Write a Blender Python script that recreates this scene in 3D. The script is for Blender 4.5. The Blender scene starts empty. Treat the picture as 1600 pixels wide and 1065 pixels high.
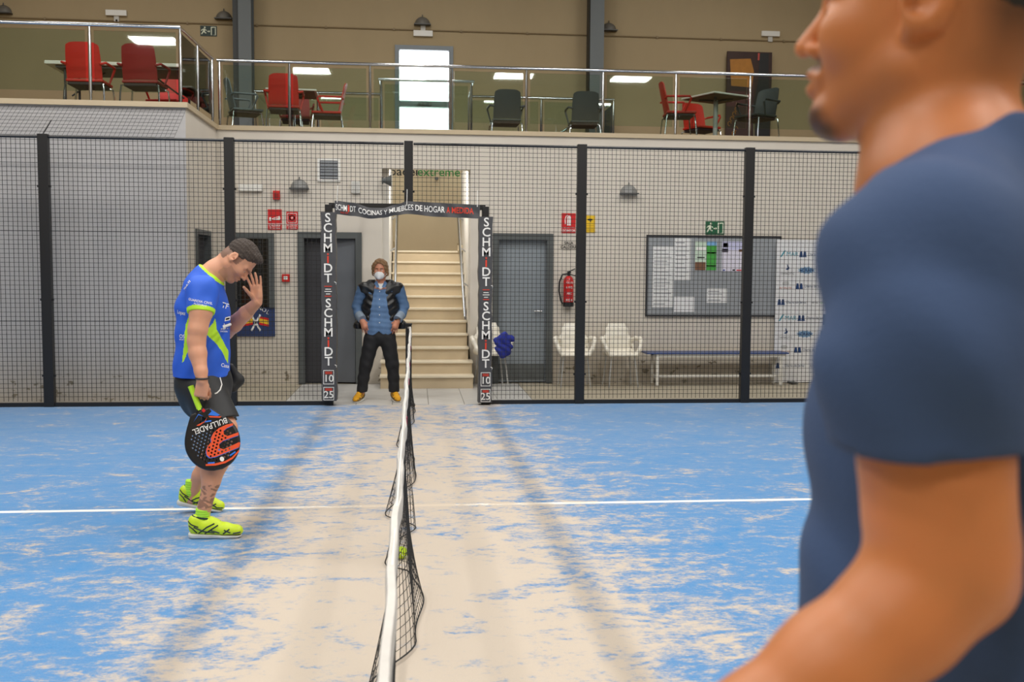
import bpy, bmesh, math, random
import numpy as np
from mathutils import Vector, Matrix
from mathutils.bvhtree import BVHTree
import openvdb

random.seed(7)
SC = bpy.context.scene
COL = SC.collection

# ------------------------------------------------------------------ camera
CAMP = np.array([0.0718, -11.5343, 1.5545])
YAW, PITCH, ROLL, FPX = 0.0975, -0.0703, 0.0070, 1555.05
_cy, _sy, _cp, _sp, _cr, _sr = math.cos(YAW), math.sin(YAW), math.cos(PITCH), math.sin(PITCH), math.cos(ROLL), math.sin(ROLL)
CF = np.array([_sy*_cp, _cy*_cp, _sp]); _r0 = np.array([_cy, -_sy, 0.0]); _u0 = np.cross(_r0, CF)
CR = _r0*_cr + _u0*_sr; CU = -_r0*_sr + _u0*_cr
cam = bpy.data.cameras.new('camera')
cam.sensor_width = 36.0; cam.sensor_fit = 'HORIZONTAL'; cam.lens = FPX/1600*36
cam.clip_start = 0.05; cam.clip_end = 200
cam.dof.use_dof = True; cam.dof.focus_distance = 7.0; cam.dof.aperture_fstop = 5.0
camo = bpy.data.objects.new('camera', cam); COL.objects.link(camo)
M = Matrix(((CR[0], CU[0], -CF[0], CAMP[0]), (CR[1], CU[1], -CF[1], CAMP[1]), (CR[2], CU[2], -CF[2], CAMP[2]), (0, 0, 0, 1)))
camo.matrix_world = M
SC.camera = camo
def at(x, y, X=None, Y=None, Z=None):          # photo pixel -> point on a plane
    d = CF + CR*(x-800)/FPX - CU*(y-532.5)/FPX
    i, v = (0, X) if X is not None else (1, Y) if Y is not None else (2, Z)
    return CAMP + d*(v-CAMP[i])/d[i]

# ------------------------------------------------------------------ world, lamps, exposure
w = bpy.data.worlds.new('daylight'); SC.world = w; w.use_nodes = True
w.node_tree.nodes['Background'].inputs[0].default_value = (0.92, 0.96, 1.0, 1)
w.node_tree.nodes['Background'].inputs[1].default_value = 6.0
SC.view_settings.view_transform = 'Standard'; SC.view_settings.look = 'None'
SC.view_settings.gamma = 1.0; SC.view_settings.use_curve_mapping = False
SC.view_settings.exposure = 0.0
SC.cycles.max_bounces = 6; SC.cycles.diffuse_bounces = 3; SC.cycles.glossy_bounces = 3
SC.cycles.transmission_bounces = 5; SC.cycles.transparent_max_bounces = 8
SC.cycles.caustics_reflective = False; SC.cycles.caustics_refractive = False
SC.cycles.sample_clamp_indirect = 6.0
SC.cycles.use_denoising = True
LAMP_W = 139.0
CEIL = 8.2
LAMPS = [(x, y) for y in (-16.0, -11.5, -7.0, -2.5) for x in (-7.0, -3.2, 3.2, 7.0)] + [(-5.0, 2.6), (0.2, 2.4), (5.2, 2.6)]
def area(name, loc, sx, sy, power, color=(1, 0.97, 0.92)):
    l = bpy.data.lights.new(name, 'AREA'); l.shape = 'RECTANGLE'; l.size = sx; l.size_y = sy
    l.energy = power; l.color = color
    o = bpy.data.objects.new(name, l); COL.objects.link(o); o.location = loc
    return o
for _i, (_x, _y) in enumerate(LAMPS):
    area('hall_lamp_light', (_x, _y, CEIL-0.45), 1.2, 0.9, LAMP_W if _i < 16 else 56.0)
# narrow unseen light added over the net for the turf's shadow bands
area('added_batten_light', (0.0, -5.0, 7.2), 0.04, 11.0, 200.0)
# hidden fill light added to brighten the stairs and landing wall
area('stair_fill_light', (0.25, 2.62, 3.03), 0.8, 0.12, 34.0).rotation_euler = (1.0, 0, 0)

# ------------------------------------------------------------------ helpers
def srgb(r, g, b):
    f = lambda c: (c/255/12.92) if c/255 <= 0.04045 else ((c/255+0.055)/1.055)**2.4
    return (f(r), f(g), f(b), 1.0)
MATS = {}
def mat(name, col=(200, 200, 200), rough=0.6, metal=0.0, noise=0.0, nscale=8.0, bump=0.0, bscale=60.0, spec=0.5, sss=0.0, coat=0.0):
    if name in MATS: return MATS[name]
    m = bpy.data.materials.new(name); m.use_nodes = True; MATS[name] = m
    nt = m.node_tree; b = nt.nodes['Principled BSDF']
    c = srgb(*col)
    b.inputs['Base Color'].default_value = c; b.inputs['Roughness'].default_value = rough
    b.inputs['Metallic'].default_value = metal; b.inputs['Specular IOR Level'].default_value = spec
    if sss: b.inputs['Subsurface Weight'].default_value = sss; b.inputs['Subsurface Scale'].default_value = 0.01
    if coat: b.inputs['Coat Weight'].default_value = coat
    tc = nt.nodes.new('ShaderNodeTexCoord')
    if noise:
        n = nt.nodes.new('ShaderNodeTexNoise'); n.inputs['Scale'].default_value = nscale; n.inputs['Detail'].default_value = 5
        nt.links.new(tc.outputs['Object'], n.inputs['Vector'])
        mx = nt.nodes.new('ShaderNodeMix'); mx.data_type = 'RGBA'
        mx.inputs[6].default_value = tuple(v*(1-noise) for v in c[:3])+(1,); mx.inputs[7].default_value = tuple(min(1, v*(1+noise)) for v in c[:3])+(1,)
        nt.links.new(n.outputs['Fac'], mx.inputs[0]); nt.links.new(mx.outputs[2], b.inputs['Base Color'])
    if bump:
        n2 = nt.nodes.new('ShaderNodeTexNoise'); n2.inputs['Scale'].default_value = bscale; n2.inputs['Detail'].default_value = 4
        nt.links.new(tc.outputs['Object'], n2.inputs['Vector'])
        bp = nt.nodes.new('ShaderNodeBump'); bp.inputs['Strength'].default_value = bump; bp.inputs['Distance'].default_value = 0.01
        nt.links.new(n2.outputs['Fac'], bp.inputs['Height']); nt.links.new(bp.outputs['Normal'], b.inputs['Normal'])
    return m
def glass(name, tint=(235, 245, 240), alpha=0.1, rough=0.02):
    if name in MATS: return MATS[name]
    m = bpy.data.materials.new(name); m.use_nodes = True; MATS[name] = m
    nt = m.node_tree; nt.nodes.clear()
    out = nt.nodes.new('ShaderNodeOutputMaterial'); mx = nt.nodes.new('ShaderNodeMixShader')
    tr = nt.nodes.new('ShaderNodeBsdfTransparent'); gl = nt.nodes.new('ShaderNodeBsdfGlossy'); fr = nt.nodes.new('ShaderNodeFresnel')
    tr.inputs[0].default_value = srgb(*tint); gl.inputs['Roughness'].default_value = rough; fr.inputs[0].default_value = 1.45
    ad = nt.nodes.new('ShaderNodeMath'); ad.operation = 'ADD'; ad.inputs[1].default_value = alpha*0.3
    nt.links.new(fr.outputs[0], ad.inputs[0]); nt.links.new(ad.outputs[0], mx.inputs[0])
    nt.links.new(tr.outputs[0], mx.inputs[1]); nt.links.new(gl.outputs[0], mx.inputs[2]); nt.links.new(mx.outputs[0], out.inputs[0])
    return m

def thing(name, label, cat, loc=(0, 0, 0), rz=0.0, group=None):
    o = bpy.data.objects.new(name, None); COL.objects.link(o); o.empty_display_size = 0.1
    o.location = [float(v) for v in loc]; o.rotation_euler = (0, 0, rz)
    o['label'] = label; o['category'] = cat
    if group: o['group'] = group
    return o
def tag(o, label, cat, group=None):
    o['label'] = label; o['category'] = cat
    if group: o['group'] = group
    return o
def link(name, me, m=None, parent=None, kind=None):
    o = bpy.data.objects.new(name, me); COL.objects.link(o)
    if m is not None:
        for q in (m if isinstance(m, (list, tuple)) else [m]): me.materials.append(q)
    if parent is not None: o.parent = parent
    if kind: o['kind'] = kind
    return o
def copy_tree(o, parent=None):
    c = o.copy(); COL.objects.link(c); c.parent = parent
    for ch in list(o.children): copy_tree(ch, c)
    return c
def origin_of(o):
    v = np.zeros(3)
    while o is not None:
        v += np.array(o.location); o = o.parent
    return v
class MB:
    def __init__(s): s.v = []; s.f = []; s.mi = []; s.cur = 0
    def add(s, vs, fs):
        n = len(s.v); s.v += [tuple(map(float, p)) for p in vs]; s.f += [tuple(i+n for i in f) for f in fs]; s.mi += [s.cur]*len(fs); return s
    def box(s, lo, hi, rot=None, piv=None):
        x0, y0, z0 = lo; x1, y1, z1 = hi
        vs = [(x0, y0, z0), (x1, y0, z0), (x1, y1, z0), (x0, y1, z0), (x0, y0, z1), (x1, y0, z1), (x1, y1, z1), (x0, y1, z1)]
        if rot is not None:
            pv = Vector(piv) if piv is not None else Vector([(a+b)/2 for a, b in zip(lo, hi)])
            vs = [tuple(rot @ (Vector(p)-pv) + pv) for p in vs]
        return s.add(vs, [(0, 3, 2, 1), (4, 5, 6, 7), (0, 1, 5, 4), (1, 2, 6, 5), (2, 3, 7, 6), (3, 0, 4, 7)])
    def tube(s, pts, r, n=8, sx=1.0):
        P = [Vector(p) for p in pts]; rs = r if isinstance(r, (list, tuple)) else [r]*len(P)
        t0 = (P[1]-P[0]).normalized(); up = Vector((0, 0, 1)) if abs(t0.z) < 0.9 else Vector((1, 0, 0))
        a = t0.cross(up).normalized(); vs = []; fs = []
        for i, p in enumerate(P):
            t = (P[min(i+1, len(P)-1)]-P[max(i-1, 0)]).normalized()
            a = (a - t*a.dot(t)).normalized(); b = t.cross(a)
            for k in range(n):
                th = 2*math.pi*k/n
                vs.append(p + (a*math.cos(th)*sx + b*math.sin(th))*rs[i])
        for i in range(len(P)-1):
            for k in range(n):
                k2 = (k+1) % n
                fs.append((i*n+k, i*n+k2, (i+1)*n+k2, (i+1)*n+k))
        fs.append(tuple(range(n))[::-1]); fs.append(tuple(range((len(P)-1)*n, len(P)*n)))
        return s.add(vs, fs)
    def lathe(s, prof, c=(0, 0, 0), n=16, axis='Z', frac=1.0, start=0.0):
        vs = []; fs = []; m = n+1 if frac < 1 else n
        for (r, h) in prof:
            for k in range(m):
                th = start+2*math.pi*frac*k/n
                x, y = r*math.cos(th), r*math.sin(th)
                p = (x, y, h) if axis == 'Z' else (x, h, y) if axis == 'Y' else (h, x, y)
                vs.append((p[0]+c[0], p[1]+c[1], p[2]+c[2]))
        for i in range(len(prof)-1):
            for k in range(n):
                k2 = (k+1) % m
                fs.append((i*m+k, i*m+k2, (i+1)*m+k2, (i+1)*m+k))
        if frac >= 1:
            fs.append(tuple(range(m))[::-1]); fs.append(tuple(range((len(prof)-1)*m, len(prof)*m)))
        return s.add(vs, fs)
    def prism(s, poly, y0, y1):           # polygon in X-Z extruded along Y
        n = len(poly)
        vs = [(p[0], y0, p[1]) for p in poly]+[(p[0], y1, p[1]) for p in poly]
        fs = [tuple(range(n)), tuple(range(2*n-1, n-1, -1))]+[(i, i+n, (i+1) % n+n, (i+1) % n) for i in range(n)]
        return s.add(vs, fs)
    def build(s, name, m, parent=None, smooth=False, kind=None, world=True, bevel=0.0):
        v = np.array(s.v, dtype=float)
        if parent is not None and world: v = v - origin_of(parent)
        me = bpy.data.meshes.new(name); me.from_pydata(v.tolist(), [], s.f)
        bm = bmesh.new(); bm.from_mesh(me); bmesh.ops.recalc_face_normals(bm, faces=bm.faces)
        if bevel: bmesh.ops.bevel(bm, geom=list(bm.edges), offset=bevel, segments=2, affect='EDGES', clamp_overlap=True, profile=0.5)
        bm.to_mesh(me); bm.free()
        if isinstance(m, (list, tuple)) and not bevel: me.polygons.foreach_set('material_index', s.mi)
        if smooth:
            me.polygons.foreach_set('use_smooth', [True]*len(me.polygons))
            try: me.set_sharp_from_angle(angle=math.radians(40))
            except Exception: pass
        me.update()
        return link(name, me, m, parent, kind)
def B(lo, hi): return MB().box(lo, hi)
def struct(o): o['kind'] = 'structure'; return o

def text_mesh(body, size, bold=0.0, align='CENTER', shear=0.0, xs=1.0, space=1.0, extrude=0.001):
    cu = bpy.data.curves.new('lettering', 'FONT'); cu.body = body; cu.size = size; cu.align_x = align; cu.align_y = 'CENTER'
    cu.offset = bold*size; cu.extrude = extrude; cu.shear = shear; cu.space_character = space; cu.resolution_u = 3
    ob = bpy.data.objects.new('lettering', cu); COL.objects.link(ob)
    me = bpy.data.meshes.new_from_object(ob); bpy.data.objects.remove(ob); bpy.data.curves.remove(cu)
    if xs != 1.0:
        n = len(me.vertices); a = np.empty(n*3); me.vertices.foreach_get('co', a); a = a.reshape(-1, 3); a[:, 0] *= xs; me.vertices.foreach_set('co', a.ravel())
    me.materials.clear()
    return me
def wall_text(body, size, pos, m, parent=None, **k):       # upright text facing -Y
    me = text_mesh(body, size, **k)
    n = len(me.vertices); a = np.empty(n*3); me.vertices.foreach_get('co', a); a = a.reshape(-1, 3)
    q = np.stack([a[:, 0], -a[:, 2], a[:, 1]], 1) + np.array(pos)
    if parent is not None: q = q - origin_of(parent)
    me.vertices.foreach_set('co', q.ravel()); me.update()
    return link('lettering', me, m, parent)

# signed distance fields for organic shapes ------------------------------------
class Field:
    def __init__(s, lo, hi, h):
        s.lo = np.array(lo, float); s.h = h
        s.n = np.ceil((np.array(hi, float)-s.lo)/h).astype(int)+1
        s.d = np.full(tuple(s.n), 0.1, np.float32)
    def _win(s, lo, hi):
        i0 = np.clip(np.floor((np.array(lo)-s.lo)/s.h).astype(int), 0, s.n-1); i1 = np.clip(np.ceil((np.array(hi)-s.lo)/s.h).astype(int)+1, 1, s.n)
        if (i1 <= i0).any(): return None
        g = [(s.lo[a]+s.h*np.arange(i0[a], i1[a])).astype(np.float32).reshape([-1 if q == a else 1 for q in range(3)]) for a in range(3)]
        return (slice(i0[0], i1[0]), slice(i0[1], i1[1]), slice(i0[2], i1[2])), g
    def comb(s, sl, d2, k, op):
        d1 = s.d[sl]; k = max(k, 1e-5)
        if op == 'u':
            h = np.clip(0.5+0.5*(d2-d1)/k, 0, 1); s.d[sl] = d2*(1-h)+d1*h-k*h*(1-h)
        elif op == 's':
            h = np.clip(0.5-0.5*(d1+d2)/k, 0, 1); s.d[sl] = d1*(1-h)-d2*h+k*h*(1-h)
        else:
            h = np.clip(0.5-0.5*(d2-d1)/k, 0, 1); s.d[sl] = d2*(1-h)+d1*h+k*h*(1-h)
    def rc(s, a, b, ra, rb=None, k=0.015, ax=None, f=1.0, op='u'):
        rb = ra if rb is None else rb
        a = np.array(a, float); b = np.array(b, float); R = max(ra, rb)*max(1, f)+max(0.03, 1.5*k)
        w = s._win(np.minimum(a, b)-R, np.maximum(a, b)+R)
        if w is None: return s
        sl, g = w; ab = b-a; L2 = max(ab@ab, 1e-10)
        p = [g[i]-a[i] for i in range(3)]
        t = np.clip((p[0]*ab[0]+p[1]*ab[1]+p[2]*ab[2])/L2, 0, 1)
        v = [p[i]-t*ab[i] for i in range(3)]
        if ax is not None:
            x = np.array(ax, float); x = x/np.linalg.norm(x); c = v[0]*x[0]+v[1]*x[1]+v[2]*x[2]; q = 1/f-1
            v = [v[i]+x[i]*c*q for i in range(3)]
        d = (np.sqrt(v[0]**2+v[1]**2+v[2]**2)-(ra+(rb-ra)*t))*min(1, f)
        s.comb(sl, d.astype(np.float32), k, op); return s
    def chain(s, pts, k=0.015, **kw):
        for (p, r), (q, r2) in zip(pts[:-1], pts[1:]): s.rc(p, q, r, r2, k, **kw)
        return s
    def ell(s, c, rad, R=None, k=0.015, op='u'):
        c = np.array(c, float); rad = np.array(rad, float); m = rad.max()+max(0.03, 1.5*k)
        w = s._win(c-m, c+m)
        if w is None: return s
        sl, g = w; p = [g[i]-c[i] for i in range(3)]
        if R is None: R = np.eye(3)
        q = [p[0]*R[0][i]+p[1]*R[1][i]+p[2]*R[2][i] for i in range(3)]
        l0 = np.sqrt(sum((q[i]/rad[i])**2 for i in range(3))); l1 = np.sqrt(sum((q[i]/rad[i]**2)**2 for i in range(3)))
        d = l0*(l0-1)/np.maximum(l1, 1e-6)
        s.comb(sl, d.astype(np.float32), k, op); return s
    def rbox(s, c, half, r, R=None, k=0.01, op='u'):
        c = np.array(c, float); half = np.array(half, float); m = np.linalg.norm(half)+max(0.03, 1.5*k)
        w = s._win(c-m, c+m)
        if w is None: return s
        sl, g = w; p = [g[i]-c[i] for i in range(3)]
        if R is None: R = np.eye(3)
        q = [np.abs(p[0]*R[0][i]+p[1]*R[1][i]+p[2]*R[2][i])-(half[i]-r) for i in range(3)]
        d = np.sqrt(sum(np.maximum(v, 0)**2 for v in q))+np.minimum(np.maximum(np.maximum(q[0], q[1]), q[2]), 0)-r
        s.comb(sl, d.astype(np.float32), k, op); return s
    def plane(s, p, n, k=0.004, lo=None, hi=None):              # keep the side the normal points away from
        n = np.array(n, float); n = n/np.linalg.norm(n); p = np.array(p, float)
        w = s._win(s.lo if lo is None else lo, (s.lo+s.h*s.n) if hi is None else hi); sl, g = w
        d = (g[0]-p[0])*n[0]+(g[1]-p[1])*n[1]+(g[2]-p[2])*n[2]
        s.comb(sl, np.broadcast_to(d, s.d[sl].shape).astype(np.float32), k, 'i'); return s
    def warp(s, fn):                                            # add a displacement to the distance
        sl, g = s._win(s.lo, s.lo+s.h*s.n); s.d = s.d+fn(g[0], g[1], g[2]).astype(np.float32); return s
    def mesh(s, name, parent=None, mats=None, pick=None, tint=None, kind=None):
        d = s.d.copy(); d[0] = d[-1] = 0.1; d[:, 0] = d[:, -1] = 0.1; d[:, :, 0] = d[:, :, -1] = 0.1
        g = openvdb.FloatGrid(0.1); g.copyFromArray(np.clip(d, -4*s.h, 4*s.h).astype(np.float32))
        P, Q = g.convertToQuads(0.0)[:2]
        P = P*s.h+s.lo; Q = np.asarray(Q)
        e1 = P[Q[:, 1]]-P[Q[:, 0]]; e2 = P[Q[:, 2]]-P[Q[:, 0]]
        if (np.cross(e1, e2)*(P[Q[:, 0]]-P.mean(0))).sum() < 0: Q = Q[:, ::-1]
        off = origin_of(parent) if parent is not None else np.zeros(3)
        me = bpy.data.meshes.new(name); nv, nf = len(P), len(Q)
        me.vertices.add(nv); me.vertices.foreach_set('co', (P-off).ravel())
        me.loops.add(nf*4); me.loops.foreach_set('vertex_index', Q.ravel().astype(np.int32))
        me.polygons.add(nf); me.polygons.foreach_set('loop_start', np.arange(0, nf*4, 4, dtype=np.int32))
        me.update(calc_edges=True); me.validate()
        me.polygons.foreach_set('use_smooth', np.ones(len(me.polygons), bool))
        if tint is not None:
            at_ = me.attributes.new('tint', 'FLOAT', 'POINT'); at_.data.foreach_set('value', np.clip(tint(P), 0, 1).astype(np.float32))
        o = link(name, me, mats, parent, kind)
        if pick is not None:
            Cn = P[Q].mean(1); me.polygons.foreach_set('material_index', pick(Cn).astype(np.int32))
        me.update(); o['_n'] = 0; del o['_n']
        return o, P, Q
def inpoly(x, z, poly):
    r = np.zeros(len(x), bool); n = len(poly)
    for i in range(n):
        x1, z1 = poly[i]; x2, z2 = poly[(i+1) % n]
        c = ((z1 > z) != (z2 > z)) & (x < (x2-x1)*(z-z1)/((z2-z1) if z2 != z1 else 1e-9)+x1); r ^= c
    return r
# ================================================================== materials of the setting
def node_mat(name):
    m = bpy.data.materials.new(name); m.use_nodes = True; MATS[name] = m
    return m, m.node_tree, m.node_tree.nodes['Principled BSDF']
class NT:
    def __init__(s, nt):
        s.nt = nt; s.pos = nt.nodes.new('ShaderNodeNewGeometry').outputs['Position']
        sp = nt.nodes.new('ShaderNodeSeparateXYZ'); nt.links.new(s.pos, sp.inputs[0]); s.x, s.y, s.z = sp.outputs
    def m(s, op, a, b=None, clamp=False):
        n = s.nt.nodes.new('ShaderNodeMath'); n.operation = op; n.use_clamp = clamp
        for i, v in enumerate((a, b)):
            if v is None: continue
            if isinstance(v, (int, float)): n.inputs[i].default_value = v
            else: s.nt.links.new(v, n.inputs[i])
        return n.outputs[0]
    def rng(s, v, a, b, c=0.0, d=1.0, smooth=False):
        n = s.nt.nodes.new('ShaderNodeMapRange'); n.interpolation_type = 'SMOOTHSTEP' if smooth else 'LINEAR'
        s.nt.links.new(v, n.inputs[0])
        for i, q in enumerate((a, b, c, d)): n.inputs[i+1].default_value = q
        return n.outputs[0]
    def noise(s, sc, scale=(1, 1, 1), detail=5, rough=0.55, off=(0, 0, 0), dist=0.0):
        mp = s.nt.nodes.new('ShaderNodeMapping'); mp.inputs['Scale'].default_value = scale; mp.inputs['Location'].default_value = off
        s.nt.links.new(s.pos, mp.inputs[0])
        n = s.nt.nodes.new('ShaderNodeTexNoise'); n.inputs['Scale'].default_value = sc; n.inputs['Detail'].default_value = detail
        n.inputs['Roughness'].default_value = rough; n.inputs['Distortion'].default_value = dist
        s.nt.links.new(mp.outputs[0], n.inputs['Vector']); return n.outputs['Fac']
    def mix(s, f, a, b):
        n = s.nt.nodes.new('ShaderNodeMix'); n.data_type = 'RGBA'
        if isinstance(f, (int, float)): n.inputs[0].default_value = f
        else: s.nt.links.new(f, n.inputs[0])
        for i, v in ((6, a), (7, b)):
            if isinstance(v, tuple): n.inputs[i].default_value = v
            else: s.nt.links.new(v, n.inputs[i])
        return n.outputs[2]
    def bump(s, h, strength, dist, bsdf):
        b = s.nt.nodes.new('ShaderNodeBump'); b.inputs['Strength'].default_value = strength; b.inputs['Distance'].default_value = dist
        s.nt.links.new(h, b.inputs['Height']); s.nt.links.new(b.outputs[0], bsdf.inputs['Normal'])

m, nt, bs = node_mat('sandy_blue_turf'); T = NT(nt)
ax = T.m('ABSOLUTE', T.m('SUBTRACT', T.x, 0.12))
bias = T.rng(ax, 0.1, 1.9, 0.115, -0.035, True)
far = T.rng(T.y, -8.5, -1.0, 0.03, -0.045)                       # sand worn thinner towards the far side
n1 = T.noise(3.2, (0.95, 1.4, 1), 9, 0.66, dist=0.7); n2 = T.noise(14, (0.8, 1.3, 1), 7, 0.7, (3, 1, 0)); n3 = T.noise(0.8, (1, 1, 1), 3, 0.5, (7, 2, 0))
v = T.m('ADD', T.m('ADD', T.m('MULTIPLY', n1, 0.5), T.m('MULTIPLY', n2, 0.42)), T.m('MULTIPLY', n3, 0.08))
grain = T.noise(46, (0.9, 1.1, 1), 5, 0.75, (2, 5, 0))
v = T.m('ADD', T.m('ADD', T.m('ADD', v, bias), far), T.m('MULTIPLY', T.m('SUBTRACT', grain, 0.5), 0.22))
sand = T.rng(v, 0.465, 0.615, 0.0, 1.0, True)
veil = T.m('ADD', T.rng(v, 0.30, 0.60, 0.02, 0.22), T.rng(T.y, -6.0, 0.0, 0.0, 0.14))
fine = T.noise(130, (1, 1, 1), 3, 0.7); fine2 = T.noise(420, (1, 1, 1), 2, 0.7)
blue = T.mix(fine, srgb(34, 102, 168), srgb(70, 152, 208))
line = T.m('MULTIPLY', T.m('LESS_THAN', T.m('ABSOLUTE', T.m('ADD', T.y, 5.0)), 0.028), T.m('LESS_THAN', T.m('ABSOLUTE', T.x), 6.9))
base = T.mix(line, blue, srgb(236, 234, 228))
sc = T.mix(fine2, srgb(180, 163, 143), srgb(222, 207, 186))
lsand = T.m('MULTIPLY', sand, T.m('SUBTRACT', 1.0, T.m('MULTIPLY', line, T.rng(ax, 0.5, 1.5, 0.0, 0.8))))
c1 = T.mix(T.m('MULTIPLY', veil, T.m('SUBTRACT', 1.0, line)), base, sc)
c2 = T.mix(T.m('MULTIPLY', lsand, 0.9), c1, sc)
nt.links.new(c2, bs.inputs['Base Color']); bs.inputs['Roughness'].default_value = 0.85; bs.inputs['Specular IOR Level'].default_value = 0.25
T.bump(T.m('ADD', fine, T.m('MULTIPLY', sand, 0.6)), 0.5, 0.006, bs)
TURF = m

def plaster(name, col, dark, dirt=0.0, rough=0.75):
    m, nt, bs = node_mat(name); T = NT(nt)
    n = T.noise(1.3, (1, 1, 0.5), 5, 0.6); c = T.mix(n, srgb(*[v*0.95 for v in col]), srgb(*[min(255, v*1.04) for v in col]))
    if dirt:
        n2 = T.noise(5.0, (1, 1, 1.6), 7, 0.65, (1, 4, 2))
        band = T.m('MULTIPLY', T.rng(T.z, 0.0, 0.12, 1.0, 1.0), T.rng(T.z, 0.22, 0.55, 1.0, 0.0))
        peel = T.rng(T.m('ADD', n2, T.m('MULTIPLY', band, 0.16)), 0.735, 0.77, 0.0, 1.0)
        c = T.mix(T.m('MULTIPLY', peel, T.m('MULTIPLY', T.rng(T.z, 0.3, 0.6, 1, 0), dirt)), c, srgb(*dark))
        c = T.mix(T.m('MULTIPLY', T.rng(T.z, 0.0, 0.7, 0.45, 0.0), T.rng(n2, 0.3, 0.7, 0.4, 1)), c, srgb(150, 138, 112))
    nt.links.new(c, bs.inputs['Base Color']); bs.inputs['Roughness'].default_value = rough; bs.inputs['Specular IOR Level'].default_value = 0.3
    T.bump(T.noise(45, (1, 1, 1), 3, 0.6), 0.12, 0.006, bs)
    return m
WALL = plaster('pale_grey_plaster', (214, 206, 194), (105, 95, 80), 0.9)
BLOCKW = plaster('cool_grey_render', (190, 187, 186), (90, 84, 72), 0.85)
UPW = plaster('tan_paint', (172, 153, 120), (110, 100, 80))
STAIRW = plaster('white_plaster', (222, 218, 210), (150, 140, 120))
CONC = mat('grey_concrete_floor', (176, 166, 146), 0.6, noise=0.12, nscale=3, bump=0.1)
TILE = mat('pale_grey_floor_tile', (196, 194, 190), 0.35, noise=0.06, nscale=5)
COPE = mat('beige_coping', (196, 178, 148), 0.5, noise=0.05)
DGREY = mat('dark_grey_paint', (84, 88, 88), 0.45, noise=0.04)
MGREY = mat('blue_grey_metal', (122, 130, 136), 0.4, noise=0.04)
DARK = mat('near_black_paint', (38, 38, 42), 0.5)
BLACK = mat('black_powder_coat', (24, 24, 26), 0.42, noise=0.05)
CHROME = mat('polished_steel', (205, 208, 212), 0.16, 1.0)
STEEL = mat('painted_grey_steel', (104, 110, 112), 0.5)
DSTEEL = mat('dark_steel', (52, 54, 54), 0.5)
WHITE = mat('white_plastic', (232, 230, 224), 0.4)
RED = mat('red_plastic', (206, 34, 26), 0.4)
GLASS = glass('railing_glass', (238, 247, 242), 0.12)
STEPM = mat('beige_stair_stone', (198, 180, 150), 0.42, noise=0.10, nscale=6)
NOSE = mat('pale_stone_nosing', (224, 212, 188), 0.35, noise=0.05)
CEILM = mat('grey_ceiling_sheet', (150, 148, 142), 0.7)

# ================================================================== floor, walls, ceiling
XL, XR, YF, YB = -14.0, 14.0, -20.0, 6.0
struct(B((XL, YF, -0.2), (XR, YB, -0.012)).build('floor', CONC))
struct(B((-9.9, -10.0, -0.012), (9.9, -0.02, 0.0)).build('floor_turf', TURF))
apron = struct(B((-1.46, -0.02, -0.012), (1.50, 2.2, -0.008)).build('floor_apron', mat('tile_joint', (120, 116, 110), 0.8)))
tm = None
for i in range(7):
    for j in range(5):
        x0, y0 = -1.45+i*0.42, 0.0+j*0.42
        if tm is None:
            o = B((-0.207, -0.207, -0.004), (0.207, 0.207, 0.004)).build('floor_tile', TILE, bevel=0.0015); tm = o.data
        else:
            o = link('floor_tile', tm)
        o.parent = apron; o.location = (x0+0.21, y0+0.21, -0.004)
struct(B((XL, YF, CEIL), (XR, YB+0.2, CEIL+0.2)).build('ceiling', CEILM))
struct(B((XL-0.2, YF, -0.2), (XL, YB, CEIL)).build('wall_left', UPW))
struct(B((XR, YF, -0.2), (XR+0.2, YB, CEIL)).build('wall_right', UPW))
struct(B((XL, YF-0.2, -0.2), (XR, YF, CEIL)).build('wall_front', UPW))
WX0, WX1, WZ0, WZ1 = -0.27, 0.73, 3.42, 5.41
wb = MB(); wb.box((XL, YB, -0.2), (WX0, YB+0.2, CEIL)); wb.box((WX1, YB, -0.2), (XR, YB+0.2, CEIL))
wb.box((WX0, YB, -0.2), (WX1, YB+0.2, WZ0)); wb.box((WX0, YB, WZ1), (WX1, YB+0.2, CEIL))
struct(wb.build('wall_back', UPW))
# lower facade with openings
D1 = (-1.506, -0.648, 2.06); D2 = (1.139, 1.977, 2.07); ST = (-0.371, 0.828, 2.93)
MZ = 3.40; BX = -2.56; BY = 0.40
f = MB(); FY0, FY1 = 2.2, 2.36
xs = [BX, D1[0], D1[1], ST[0], ST[1], D2[0], D2[1], XR]
tops = {1: D1[2], 3: ST[2], 5: D2[2]}
for i in range(7):
    z0 = tops.get(i, -0.012); f.box((xs[i], FY0, z0), (xs[i+1], FY1, MZ))
struct(f.build('wall_facade', WALL))
# projecting block on the left
SD = (0.815, 1.689, 2.035)
b = MB(); b.box((XL, BY, -0.012), (BX, BY+0.16, MZ)); b.box((BX-0.14, BY+0.16, -0.012), (BX, SD[0], MZ)); b.box((BX-0.14, SD[1], -0.012), (BX, FY0+0.16, MZ)); b.box((BX-0.14, SD[0], SD[2]), (BX, SD[1], MZ))
blk = b.build('wall_block', [BLOCKW, WALL]); struct(blk)
for p in blk.data.polygons:
    c = p.center
    if c.x > BX-0.145 and p.normal.x > 0.5: p.material_index = 1
    if abs(p.normal.x) < 0.5 and c.x > BX-0.2 and c.y > BY+0.1: p.material_index = 1
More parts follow.
